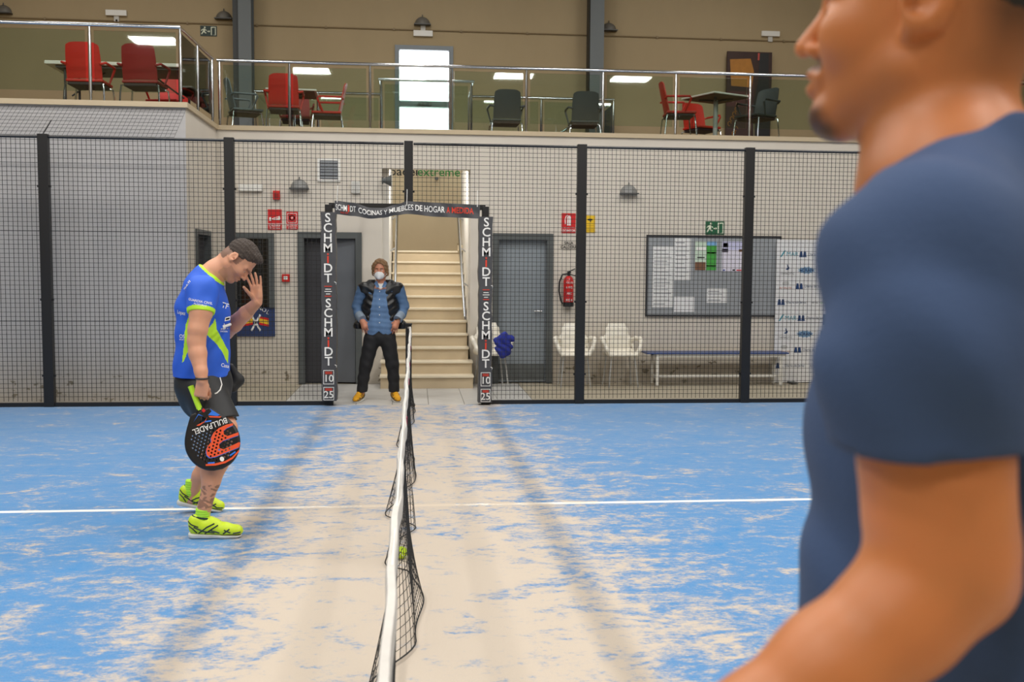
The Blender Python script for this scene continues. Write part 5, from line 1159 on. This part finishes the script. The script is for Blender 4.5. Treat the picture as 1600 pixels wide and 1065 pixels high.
# socks and shoes
def sock(pts, name='sock'):
    lo = np.min([p for p, r in pts], 0)-0.1; hi = np.max([p for p, r in pts], 0)+0.1; F = Field(lo, hi, 0.004); F.chain(pts, k=0.01)
    n = nrm(pts[0][0]-pts[1][0]); F.plane(pts[0][0], n, 0.002); F.warp(lambda x, y, z: 0.0012*np.sin(420*z)); return F.mesh(name, PL, mat('lime_sock', (178, 236, 66), 0.8))[0]
sock([(pw(318, 794, -5.7), 0.043), (pw(316, 812, -5.7), 0.041), (pw(315, 826, -5.7), 0.034)])
sock([(pw(301, 750, -5.1), 0.043), (pw(298, 768, -5.1), 0.038), (pw(297, 780, -5.1), 0.03)])
def shoe(heel, ang, pitch, label, L=0.30, lace=True, mu=None, sc=1.0, stripes=True, laces_m=None):
    """heel: ground point below the heel, ang: yaw of the toe direction, pitch: heel lift"""
    t = bpy.data.objects.new('shoe', None); COL.objects.link(t); t.parent = PLP; t['label'] = label
    t.location = Vector(heel)-Vector(origin_of(PLP)); t.rotation_euler = (0, pitch, ang)
    h = 0.0045; F = Field((-0.06, -0.09, -0.02), (L+0.06, 0.09, 0.17), h)
    F.chain([((0.035, 0, 0.055), 0.037), ((0.1, 0.0, 0.052), 0.036), ((0.2, 0.0, 0.044), 0.040), ((L-0.045, 0.0, 0.036), 0.036)], k=0.02)
    F.rc((0.045, 0, 0.085), (0.14, 0, 0.075), 0.038, 0.034, 0.03); F.rc((0.03, 0, 0.10), (0.05, 0, 0.105), 0.034, 0.036, 0.02); F.rc((0.12, 0, 0.098), (0.15, 0, 0.085), 0.024, 0.02, 0.02)
    F.rc((0.07, 0, 0.155), (0.075, 0, 0.10), 0.03, 0.024, 0.008, op='s'); F.plane((0, 0, 0.022), (0, 0, -1), 0.003)
    up, P1, Q1 = F.mesh('upper', None, mu or NEON); up.parent = t
    F = Field((-0.06, -0.09, -0.02), (L+0.06, 0.09, 0.08), h)
    F.chain([((0.034, 0, 0.018), 0.040), ((0.1, 0.0, 0.018), 0.035), ((0.2, 0, 0.018), 0.041), ((L-0.045, 0, 0.02), 0.037)], k=0.02); F.plane((0, 0, 0.03), (0.06, 0, 1), 0.004); F.plane((0, 0, 0.0), (0, 0, -1), 0.003); F.plane((L-0.03, 0, 0.0), (0.5, 0, -1), 0.01)
    so = F.mesh('sole', None, mat('white_sole', (214, 214, 210), 0.6))[0]; so.parent = t
    if stripes:
        DK = mat('dark_green_trim', (26, 44, 44), 0.5); tr = BVHTree.FromPolygons(P1.tolist(), Q1.tolist())
        for side_ in (-1, 1):
            for pl in (((0.06, 0.032), (0.11, 0.07), (0.15, 0.088)), ((0.095, 0.03), (0.14, 0.06), (0.17, 0.078)), ((0.035, 0.07), (0.09, 0.045), (0.15, 0.034)), ((0.13, 0.05), (0.18, 0.034)), ((0.005, 0.075), (0.03, 0.06), (0.05, 0.035)), ((0.0, 0.10), (0.02, 0.085), (0.06, 0.07)), ((0.2, 0.03), (0.235, 0.055)), ((L-0.06, 0.03), (L-0.02, 0.035)), ((0.205, 0.052), (0.24, 0.034))):
                tp = []
                for i in range(len(pl)-1):
                    for u in (0, 0.25, 0.5, 0.75, 1.0):
                        xx = pl[i][0]+(pl[i+1][0]-pl[i][0])*u; zz = pl[i][1]+(pl[i+1][1]-pl[i][1])*u
                        hh2 = tr.ray_cast(Vector((xx, side_*0.2, zz)), Vector((0, -side_, 0)))
                        if hh2[0]: tp.append((xx, hh2[0].y, zz))
                if len(tp) > 2: MB().tube(tp, 0.0042, 5).build('stripe', DK, t, world=False)
        MB().tube([(0.02+0.05*(1-math.cos(a_))+0.0, 0.03*math.sin(a_), 0.128-0.018*(1-math.cos(a_))*0.5) for a_ in [2*math.pi*i/16 for i in range(17)]], 0.006, 6).build('collar_trim', DK, t, world=False)
    if lace:
        for k in range(5):
            xx = 0.13+k*0.02; zz = 0.112-k*0.0105; MB().tube([(xx, -0.026, zz-0.012), (xx+0.006, 0, zz+0.004), (xx+0.012, 0.026, zz-0.012)], 0.0038, 5).build('lace', laces_m or mat('dark_lace', (24, 40, 44), 0.6), t, world=False)
    return t
PLP = PL
a = pw(296, 836, -5.71); shoe((a[0], -5.71, 0.002), -0.02, 0.0, 'neon yellow shoe planted flat', L=0.315)
a = pw(274, 792, -5.1); shoe((a[0]+0.012, -5.1, 0.055), 0.1, 0.22, 'neon yellow shoe with the heel lifted', L=0.30)
# ------------------------------------------------------------------ racket
RK = thing('padel_racket', 'black padel racket with orange emblem held head down by the player', 'racket', pw(313, 625, -5.72))
b0, b1 = pw(297, 603, -5.72), pw(351, 727, -5.72); axd = nrm(b1-b0); LEN = np.linalg.norm(b1-b0); ro = np.array((axd[2], 0, -axd[0])); ro = ro if ro[0] < 0 else -ro   # ro: across the face
def rk(u, v, y=0.0): p = b0+axd*u*LEN-ro*v; return (p[0], -5.72+y, p[2])   # u 0 butt .. 1 tip, v across (positive right in the photograph)
def curve_mesh(loops, y0, y1, name, m, parent):
    cu = bpy.data.curves.new(name, 'CURVE'); cu.dimensions = '2D'; cu.fill_mode = 'BOTH'; cu.extrude = abs(y1-y0)/2
    for lp in loops:
        sp = cu.splines.new('POLY'); sp.points.add(len(lp)-1); sp.use_cyclic_u = True
        for i, (x, z) in enumerate(lp): sp.points[i].co = (x, z, 0, 1)
    ob = bpy.data.objects.new(name, cu); COL.objects.link(ob); me = bpy.data.meshes.new_from_object(ob); bpy.data.objects.remove(ob); bpy.data.curves.remove(cu)
    n = len(me.vertices); a = np.empty(n*3); me.vertices.foreach_get('co', a); a = a.reshape(-1, 3)
    q = np.stack([a[:, 0], (y0+y1)/2+a[:, 2], a[:, 1]], 1)-origin_of(parent); me.vertices.foreach_set('co', q.ravel()); me.materials.clear(); me.update(); return link(name, me, m, parent)
WD = 0.142
def hw(u):   # half width of the blade
    u0 = 0.33
    t_ = (u-u0)/(1-u0)
    return WD*(max(0.0, 1-((t_-0.54)/0.46)**2)**0.5 if t_ > 0.54 else (0.36+0.64*math.sin(t_/0.54*math.pi/2)**1.1))
us = [0.33+0.67*i/40 for i in range(41)]
outl = [rk(u, hw(u)) for u in us]+[rk(u, -hw(u)) for u in us[::-1][1:]]
outl2 = [(p[0], p[2]) for p in outl]
holes = []
for i in range(-5, 6):
    for j in range(12):
        u, v = 0.545+j*0.033, (i+(0.5 if j % 2 else 0))*0.0225
        if abs(v) < hw(u)-0.028 and u < 0.93: holes.append((u, v))
def circ(u, v, r=0.0062, n=8): c = rk(u, v); return [(c[0]+r*math.cos(2*math.pi*k/n), c[2]+r*math.sin(2*math.pi*k/n)) for k in range(n)]
TH = 0.036
vn = lambda pts: [rk(*p) for p in pts]
v_notch = vn([(0.375, 0.0), (0.465, 0.035), (0.465, -0.035)])
curve_mesh([outl2, [(p[0], p[2]) for p in v_notch]]+[circ(*h) for h in holes], -5.72-TH/2, -5.72+TH/2, 'blade', mat('black_carbon', (20, 20, 23), 0.35, noise=0.2, nscale=40), RK)
q = MB(); q.tube([(p[0], -5.72, p[2]) for p in outl+[outl[0]]], TH*0.36, 8); q.build('rim', mat('black_rim', (26, 26, 30), 0.4), RK, smooth=True)
ORG = mat('orange_print', (236, 84, 38), 0.5); PBL = mat('blue_print', (46, 120, 226), 0.5)
def mark(pts, m, name, y=-0.0006):
    lp = [(rk(*p)[0], rk(*p)[2]) for p in pts]; lo = [lp]
    if name.startswith('emblem'):
        for h in holes:
            ci = circ(*h); x_, z_ = np.array([c[0] for c in ci]), np.array([c[1] for c in ci])
            if inpoly(x_, z_, lp).all(): lo.append(ci)
    return curve_mesh(lo, -5.72-TH/2-0.0012+y, -5.72-TH/2+y+0.0004, name, m, RK)
# emblem outline given in photo pixels, laid on the face of the racket
def fp(px): a = at(px[0], px[1], Y=-5.72-TH/2); d = a-b0; return (float(d@axd)/LEN, float(-(d@ro)))
c3 = lambda x, y: (250+x/3.805, 580+y/3.805)
E1 = [fp(c3(*p)) for p in ((440, 310), (400, 318), (355, 340), (325, 368), (312, 398), (315, 420), (295, 445), (287, 470), (292, 495), (310, 510), (345, 505), (480, 450), (487, 425), (480, 420), (390, 462), (365, 455), (362, 432), (385, 412), (475, 380), (473, 363), (410, 385), (388, 375), (385, 355), (405, 338), (440, 322))]
mark([(u+0.006, v-0.004) for u, v in E1], PBL, 'emblem_shadow', 0.0); mark(E1, ORG, 'emblem', -0.001)
mark([fp(c3(*p)) for p in ((288, 548), (345, 543), (400, 530), (440, 508), (480, 465), (482, 475), (445, 518), (402, 542), (345, 556), (288, 558))], ORG, 'edge_stripe')
mark([fp(c3(*p)) for p in ((425, 495), (458, 472), (462, 480), (430, 502))], PBL, 'edge_mark'); mark([fp(c3(*p)) for p in ((300, 538), (340, 535), (340, 543), (300, 546))], PBL, 'edge_mark')
cc = fp(c3(382, 518)); mark([(cc[0]+0.028*math.cos(a_), cc[1]+0.012*math.sin(a_)) for a_ in [2*math.pi*i/14 for i in range(14)]], INKW, 'round_badge')
for pts, m_ in ((((205, 305), (232, 255), (262, 270), (232, 262)), PBL), (((300, 225), (360, 262), (345, 268), (290, 262), (310, 240)), PBL), (((222, 325), (232, 318), (270, 300), (285, 275), (275, 300), (240, 325)), ORG), (((250, 235), (262, 222), (275, 238), (262, 248)), SRED), (((292, 268), (370, 270), (362, 278), (300, 276)), ORG), (((270, 298), (310, 292), (310, 300), (272, 305)), PBL)):
    mark([fp(c3(*p)) for p in pts], m_, 'throat_mark')
me = text_mesh('BULLPADEL', 0.042, bold=0.004, extrude=0.0006); n = len(me.vertices); a = np.empty(n*3); me.vertices.foreach_get('co', a); a = a.reshape(-1, 3)
pA, pB = fp(c3(205, 362)), fp(c3(402, 290)); wA, wB = np.array(rk(*pA)), np.array(rk(*pB)); tx = nrm(wA-wB); tz_ = np.cross(tx, np.array((0, 1.0, 0))); sc_ = np.linalg.norm(wA-wB)/np.ptp(a[:, 0])
tz_ = tz_ if np.dot(tz_, -axd) < 0 else -tz_
out = (wA+wB)/2+np.outer(a[:, 0]*sc_, tx)+np.outer(a[:, 1]*1.1, tz_); out[:, 1] = -5.72-TH/2-0.001-a[:, 2]; out -= origin_of(RK); me.vertices.foreach_set('co', out.ravel()); me.update(); link('lettering', me, INKW, RK)
MB().tube([rk(0.0, 0), rk(0.02, 0), rk(0.3, 0)], [0.0175, 0.0165, 0.0165], 12).build('grip', LIME, RK, smooth=True)
q = MB()
for s_ in (-1, 1): q.tube([rk(0.29, 0.004*s_), rk(0.34, s_*0.022), rk(0.42, s_*0.05)], 0.0145, 8)
q.build('throat', mat('black_carbon'), RK, smooth=True)
RK.rotation_euler = (-0.2, 0, 0)
# ------------------------------------------------------------------ man with the mask in the doorway
YM = 0.34
def pm(x, y, Y=YM): return at(x, y, Y=Y)
PLP = MM = thing('person', 'man in denim shirt, black leather gilet and white mask standing with hands in pockets', 'person', (-0.36, YM, 0))
hm = Head(pm(594, 421), (-0.12, -1, -0.02), (0, 0, 1), 0.93)
F = Field((-0.85, -0.05, 0.05), (0.15, 0.75, 1.78), 0.0058)
hm.build(F)
LARM = [(pm(567, 451, YM+0.03), 0.058), (pm(558, 478, YM+0.07), 0.047), (pm(560, 490, YM+0.03), 0.04), (pm(567, 503, YM-0.08), 0.032), (pm(570, 510, YM-0.09), 0.035)]
RARM = [(pm(623, 451, YM+0.03), 0.058), (pm(631, 478, YM+0.07), 0.047), (pm(628, 490, YM+0.03), 0.04), (pm(620, 503, YM-0.08), 0.032), (pm(617, 510, YM-0.09), 0.035)]
F.chain([(hm.p(-0.03, 0, -0.06), 0.052), (pm(595, 440, YM+0.02), 0.058)], k=0.03); F.chain([(pm(595, 452), 0.08), (pm(594, 480), 0.085), (pm(593, 520), 0.09)], k=0.03, ax=(1, 0, 0), f=1.6)
for pts in (LARM, RARM): F.chain(pts, k=0.015)
for w_, sx in ((pm(567, 501, YM-0.085), 1), (pm(620, 501, YM-0.085), -1)): hand(F, w_, (sx*0.25, -0.05, -1), (0, 1, 0), (sx, -0.3, 0), (0.2, 0.3, 0.2), 0.92)
for pts in ([(pm(582, 535), 0.06), (pm(572, 572), 0.05), (pm(565, 612), 0.036)], [(pm(606, 535), 0.06), (pm(614, 572), 0.05), (pm(617, 612), 0.036)]): F.chain(pts, k=0.02)
def tm(P):
    x, y, z = hm.loc(P); t = np.zeros(len(P)); t = np.where((x > 0.07) & (z > 0.006) & (z < 0.022) & (np.abs(y) > 0.012) & (np.abs(y) < 0.05), 0.8, t); return np.where((x < 0.0) & (z > -0.08), 0.7, t)
body, _, _ = F.mesh('body', MM, skin('man_skin', (196, 136, 108), (92, 66, 46)), tint=tm); hm.eyes(body)
F = Field(hm.c-0.19, hm.c+0.19, 0.005)
F.ell(hm.p(-0.018, 0, 0.035), np.array((0.116, 0.102, 0.108))*hm.s, hm.R, 0.01); F.ell(hm.p(-0.06, 0, -0.05), np.array((0.06, 0.088, 0.075))*hm.s, hm.R, 0.03)
for sg in (-1, 1): F.rc(hm.p(0.02, sg*0.082, 0.04), hm.p(-0.01, sg*0.09, -0.06), 0.02, 0.018, 0.02); F.rc(hm.p(0.07, sg*0.02, 0.108), hm.p(0.055, sg*0.07, 0.07), 0.02, 0.016, 0.02)
F.ell(hm.p(0.095, 0, 0.0), np.array((0.075, 0.068, 0.082))*hm.s, hm.R, 0.006, 's')
F.warp(lambda x, y, z: 0.004*np.sin(110*x+70*z)*np.sin(90*z-40*x))
F.mesh('hair', MM, mat('light_brown_hair', (138, 104, 70), 0.6, noise=0.5, nscale=50, bump=0.5, bscale=120))
F = Field(hm.c-0.17, hm.c+0.17, 0.004)
F.ell(hm.p(0.062, 0, -0.07), np.array((0.066, 0.062, 0.058))*hm.s, hm.R, 0.01); F.rc(hm.p(0.112, 0, -0.03), hm.p(0.115, 0, -0.1), 0.02, 0.014, 0.03); F.plane(hm.p(0.05, 0, -0.05), -hm.x, 0.003); F.plane(hm.p(0.09, 0, -0.028), hm.z*0.95-hm.x*0.1, 0.006)
mk = F.mesh('face_mask', MM, mat('white_mask', (236, 236, 236), 0.8, bump=0.1))[0]
for sg in (-1, 1):
    for zz in (-0.045, -0.09): MB().tube([hm.p(0.055, sg*0.062, zz), hm.p(0.01, sg*0.084, (zz-0.02)/2), hm.p(-0.02, sg*0.095, 0.0)], 0.0025, 5).build('ear_loop', INKW, mk)
# denim shirt
DEN = mat('denim_blue', (84, 114, 152), 0.8, noise=0.18, nscale=18, bump=0.25, bscale=90)
F = Field((-0.85, -0.05, 0.75), (0.15, 0.75, 1.6), 0.0058)
F.chain([(pm(595, 456), 0.085), (pm(594, 478), 0.102), (pm(593, 508), 0.108), (pm(593, 530), 0.112)], k=0.03, ax=(1, 0, 0), f=1.72)
F.rc(pm(570, 453, YM+0.02), pm(620, 453, YM+0.02), 0.06, 0.06, 0.04)
for A_ in (LARM, RARM): F.chain([(p, r+0.013) for p, r in A_[:3]]+[(A_[2][0]*0.35+A_[3][0]*0.65, 0.048)], k=0.025)
sl_, g_ = F._win(F.lo, F.lo+F.h*F.n); xm = pm(592.5, 500)[0]; adx = np.abs(g_[0]-xm)
hemz = pm(592, 516)[2]-0.05*np.maximum(np.sin(np.pi*np.clip(adx/0.17, 0, 1)), 0)**0.8
F.comb(sl_, np.broadcast_to(hemz-g_[2], F.d.shape).astype(np.float32), 0.003, 'i')
F.ell(pm(595, 437, YM-0.08), (0.035, 0.09, 0.055), None, 0.008, 's')
F.warp(lambda x, y, z: 0.003*np.sin(40*x+55*z)*np.sin(47*z-30*x))
sh2, P_, Q_ = F.mesh('denim_shirt', MM, DEN); tree = BVHTree.FromPolygons(P_.tolist(), Q_.tolist())
for py in (455, 467, 479, 491, 503):
    h_ = tree.ray_cast(Vector((pm(593.5, py)[0], -0.5, pm(593.5, py)[2])), Vector((0, 1, 0)))
    if h_[0]: MB().lathe([(0.0, -0.004), (0.006, -0.004), (0.006, 0.0)], tuple(h_[0]), 8, 'Y').build('button', INKW, sh2)
for s_ in (-1, 1): q = MB(); c_ = pm(595, 442, YM-0.06); q.add([(c_[0]+s_*0.015, c_[1]-0.05, c_[2]-0.045), (c_[0]+s_*0.045, c_[1]-0.035, c_[2]+0.03), (c_[0]+s_*0.075, c_[1]-0.02, c_[2]-0.0), (c_[0]+s_*0.05, c_[1]-0.055, c_[2]-0.055)]+[(c_[0]+s_*0.015, c_[1]-0.042, c_[2]-0.045), (c_[0]+s_*0.045, c_[1]-0.027, c_[2]+0.03), (c_[0]+s_*0.075, c_[1]-0.012, c_[2]-0.0), (c_[0]+s_*0.05, c_[1]-0.047, c_[2]-0.055)], [(0, 1, 2, 3), (7, 6, 5, 4), (0, 4, 5, 1), (1, 5, 6, 2), (2, 6, 7, 3), (3, 7, 4, 0)]).build('collar', DEN, sh2)
for pts in ([pm(561, 491, YM+0.0), pm(566, 499, YM-0.075)], [pm(627, 491, YM+0.0), pm(621, 499, YM-0.075)]): MB().tube([tuple(p) for p in pts], 0.053, 14).build('rolled_cuff', mat('pale_denim', (128, 142, 158), 0.8, noise=0.3, nscale=25), sh2, smooth=True)
F = Field(pm(595, 440)-0.13, pm(595, 440)+0.13, 0.005); F.chain([(pm(595, 440, YM), 0.066), (pm(595, 450, YM-0.005), 0.075)], k=0.02); F.plane(pm(595, 440.5), (0, -0.35, 1), 0.004); F.mesh('white_undershirt', MM, INKW)
# gilet
F = Field((-0.85, -0.05, 0.75), (0.15, 0.75, 1.6), 0.0058)
F.chain([(pm(595, 456, YM+0.015), 0.10), (pm(594, 478, YM+0.015), 0.120), (pm(593, 503, YM+0.02), 0.124)], k=0.03, ax=(1, 0, 0), f=1.72)
F.rc(pm(569, 450, YM+0.02), pm(621, 450, YM+0.02), 0.078, 0.078, 0.03); F.rc(pm(581, 444, YM+0.03), pm(609, 444, YM+0.03), 0.06, 0.06, 0.03)
for sx, d_ in ((560, -1), (628, 1)): F.ell(pm(sx, 509, YM+0.07), (0.06, 0.08, 0.08), None, 0.03)
F.warp(lambda x, y, z: 0.0035*np.sin(70*z+4*np.sin(14*x)))
for A_ in (LARM, RARM): F.chain([(A_[0][0]+np.array((0, 0, -0.03))+np.array((-0.06 if A_ is LARM else 0.06, 0, 0)), 0.075), (A_[1][0], 0.066), (A_[2][0], 0.058), (A_[3][0], 0.05)], k=0.006, op='s')
xm = pm(593.5, 470)[0]; sl_, g_ = F._win(F.lo, F.lo+F.h*F.n); zt_, zb_ = pm(593, 443)[2], pm(593, 505)[2]; hwid = 0.05+0.075*np.clip((zt_-g_[2])/(zt_-zb_), 0, 1.4)
cut = np.maximum(np.abs(g_[0]-xm)-hwid, g_[1]-(YM+0.02)); F.comb(sl_, np.broadcast_to(cut, F.d.shape).astype(np.float32), 0.01, 's')
F.plane(pm(593, 514), (0, 0, -1), 0.006); F.ell(hm.p(-0.02, 0, -0.15), (0.062, 0.075, 0.08), None, 0.01, 's')
F.mesh('leather_gilet', MM, mat('black_leather', (24, 24, 26), 0.28, bump=0.3, bscale=50))
F = Field((-0.85, 0.0, 0.02), (0.15, 0.75, 1.05), 0.0062)
F.chain([(pm(593, 510), 0.10), (pm(594, 526), 0.108)], k=0.02, ax=(1, 0, 0), f=1.6)
for pts in ([(pm(581, 530), 0.098), (pm(572, 568), 0.078), (pm(568, 590), 0.066), (pm(565, 616), 0.062)], [(pm(606, 530), 0.098), (pm(613, 568), 0.078), (pm(615, 590), 0.066), (pm(616, 616), 0.062)]): F.chain(pts, k=0.02)
F.plane(pm(593, 508), (0, 0, 1), 0.004); F.plane(pm(593, 612), (0, 0, -1), 0.003); F.warp(lambda x, y, z: 0.003*np.sin(50*z+25*x)*np.sin(30*x))
F.mesh('trousers', MM, mat('black_denim', (24, 24, 27), 0.8, noise=0.1, nscale=30))
YEL = mat('yellow_suede', (222, 160, 26), 0.7, noise=0.1, nscale=40)
a = pm(566, 627, YM+0.08); shoe((a[0], YM+0.09, 0.0), -math.pi/2-0.25, 0.0, 'mustard yellow trainer', L=0.30, mu=YEL); a = pm(615, 627, YM+0.08); shoe((a[0], YM+0.09, 0.0), -math.pi/2+0.22, 0.0, 'mustard yellow trainer', L=0.30, mu=YEL)
MB().tube([tuple(pm(622, 498, YM-0.085)+np.array((0.034*math.cos(t_), 0.034*math.sin(t_), 0.006*math.cos(t_)))) for t_ in [2*math.pi*i/14 for i in range(15)]], 0.006, 6).build('bracelet', mat('brown_cord', (60, 46, 30), 0.6), MM, smooth=True)

# ------------------------------------------------------------------ player in navy beside the camera
RM = thing('person', 'player in plain navy T-shirt standing close beside the net, seen in profile', 'person', (0.58, -10.60, 0))
YH, YA, YT = -10.57, -10.82, -10.60
pr = lambda x, y, Y=YT: at(x, y, Y=Y)
th = 0.66
hr = Head(pr(1443, 17, YH), (-math.cos(th), math.sin(th), 0.14), (0.10, -0.10, 1), 0.97)
F = Field((-0.1, -11.08, 0.9), (1.0, -10.28, 1.98), 0.0042)
hr.build(F)
F.chain([(hr.p(-0.035, 0, -0.06), 0.058), (pr(1462, 170, YH), 0.057), (pr(1474, 290, YT), 0.068)], k=0.03); F.rc(hr.p(-0.05, 0, -0.04), pr(1490, 262, YT), 0.03, 0.034, 0.03)
F.chain([(pr(1490, 300), 0.09), (pr(1500, 500), 0.11)], k=0.03)
ARM = [(pr(1445, 430, YA+0.03), 0.060), (pr(1462, 560, YA), 0.060), (pr(1468, 720, YA), 0.0545), (pr(1474, 820, YA-0.005), 0.053), (pr(1478, 890, YA-0.01), 0.047), (pr(1415, 960, YA-0.01), 0.046), (pr(1310, 1045, YA-0.01), 0.045), (pr(1190, 1140, YA-0.01), 0.040), (pr(1080, 1230, YA-0.01), 0.031)]
ARM = [(p+np.array((-0.004, 0, 0)), r*0.95) for p, r in ARM]
F.chain(ARM, k=0.02); F.rc(pr(1500, 880, YA), pr(1515, 905, YA), 0.035, 0.03, 0.03)
fd = nrm(ARM[-1][0]-ARM[-2][0])
hand(F, ARM[-1][0], fd, (0.1, 1, -0.2), (0, 0.2, 1), (0.5, 0.7, 0.4), 1.0, tcurl=0.4)
def tr_(P):
    x, y, z = hr.loc(P); t = np.zeros(len(P)); ay = np.abs(y)
    fade = np.clip((-x-0.035)/0.05, 0, 1)*np.clip((z+0.10)/0.09, 0, 1); t = np.maximum(t, fade*0.8)
    t = np.maximum(t, np.where((x < 0.02) & (z > 0.03), np.clip((z-0.02)/0.03, 0, 1)*0.9, 0)); t = np.where((ay > 0.079) & (x > -0.055) & (x < 0.015), 0, t)
    t = np.maximum(t, 0.9*np.clip((-z-0.094)/0.016, 0, 1)*np.clip((x-0.048)/0.02, 0, 1)*np.clip((0.042-ay)/0.012, 0, 1))      # goatee
    t = np.maximum(t, 0.75*((x > 0.085) & (z < -0.053) & (z > -0.066) & (ay < 0.03)))                                            # moustache
    t = np.maximum(t, 0.26*np.clip((-z-0.045)/0.03, 0, 1)*np.clip((x+0.02)/0.03, 0, 1))
    t = np.maximum(t, 0.95*((x > 0.065) & (z > 0.010) & (z < 0.024) & (ay > 0.012) & (ay < 0.052)))
    return t
body, _, _ = F.mesh('body', RM, skin('navy_player_skin', (200, 128, 76), (44, 34, 28), 0.45), tint=tr_); hr.eyes(body)
F = Field(hr.c-0.19, hr.c+0.19, 0.0045); F.ell(hr.p(-0.016, 0, 0.04), np.array((0.106, 0.081, 0.096))*hr.s, hr.R, 0.01); F.plane(hr.p(0.06, 0, 0.07), hr.x-hr.z*0.3, 0.01); F.plane(hr.p(-0.07, 0, -0.005), -hr.z+hr.x*1.15, 0.012); F.warp(lambda x, y, z: 0.0015*np.sin(300*x)*np.sin(280*z+200*y))
F.mesh('hair', RM, mat('black_hair', (30, 26, 24), 0.6, noise=0.4, nscale=80, bump=0.5, bscale=200))
# T-shirt
F = Field((0.05, -11.05, 0.72), (1.15, -10.2, 1.75), 0.0052)
xc = 0.635
F.chain([((xc-0.01, YT, 1.50), 0.115), ((xc-0.02, YT, 1.40), 0.135), ((xc-0.02, YT, 1.22), 0.138), ((xc-0.0, YT, 1.05), 0.145), ((xc+0.01, YT, 0.85), 0.15)], k=0.04, ax=(0, 1, 0), f=1.30)
sh_n = pr(1448, 425, YA+0.035); F.rc(sh_n, (xc+0.06, YT+0.18, sh_n[2]), 0.078, 0.078, 0.05); F.chain([((xc-0.0, YT, 1.53), 0.10), (pr(1515, 262, YT), 0.085)], k=0.05); F.rc(pr(1530, 285, YT-0.05), sh_n+np.array((0.01, 0.01, 0.005)), 0.06, 0.068, 0.05)
nn = nrm(np.array((-0.38, 0.12, 0.92))); F.plane(pr(1462, 226, YT-0.06), nn, 0.004); F.plane(pr(1556, 190, YT-0.04), nrm(np.array((0.36, 0.1, 0.92))), 0.012)
G = Field((0.05, -11.05, 1.2), (0.85, -10.55, 1.75), 0.0052); G.rc(sh_n, pr(1440, 560, YA+0.0), 0.077, 0.073, 0.03); G.rc(pr(1440, 560, YA), pr(1444, 760, YA), 0.073, 0.070, 0.02); G.plane(pr(1450, 694, YA), (0.03, 0, -1), 0.002)
i0 = np.round((G.lo-F.lo)/F.h).astype(int); sl = tuple(slice(max(i0[a], 0), min(i0[a]+G.n[a], F.n[a])) for a in range(3)); sub = G.d[tuple(slice(sl[a].start-i0[a], sl[a].stop-i0[a]) for a in range(3))]; d1 = F.d[sl]; kk = 0.012; hh_ = np.clip(0.5+0.5*(sub-d1)/kk, 0, 1); F.d[sl] = sub*(1-hh_)+d1*hh_-kk*hh_*(1-hh_)
F.plane((0, 0, 0.78), (0, 0, -1), 0.003)
F.warp(lambda x, y, z: 0.0024*np.sin(34*z+30*x+3*np.sin(14*x))*np.sin(15*x-12*z+10*y)+0.0016*np.sin(62*(x+z)-20*y))
F.mesh('tshirt', RM, mat('navy_cotton', (52, 74, 112), 0.85, noise=0.06, nscale=12, bump=0.15, bscale=220))
F = Field((0.3, -10.95, 0.04), (1.0, -10.25, 0.95), 0.009)
F.chain([((xc, YT, 0.92), 0.13), ((xc+0.01, YT, 0.82), 0.135)], k=0.03, ax=(0, 1, 0), f=1.2)
for sy in (-0.1, 0.1): F.chain([((xc+0.01, YT+sy, 0.8), 0.1), ((xc, YT+sy*1.15, 0.45), 0.068), ((xc+0.03, YT+sy*1.2, 0.1), 0.05)], k=0.03)
F.mesh('trousers', RM, mat('dark_track_trousers', (34, 36, 42), 0.7))
PLP = RM
for sy in (-0.12, 0.12): shoe((xc+0.09, YT+sy, -0.012), math.pi, 0.0, 'white trainer', L=0.29, mu=mat('white_shoe', (214, 214, 212), 0.5), stripes=False)
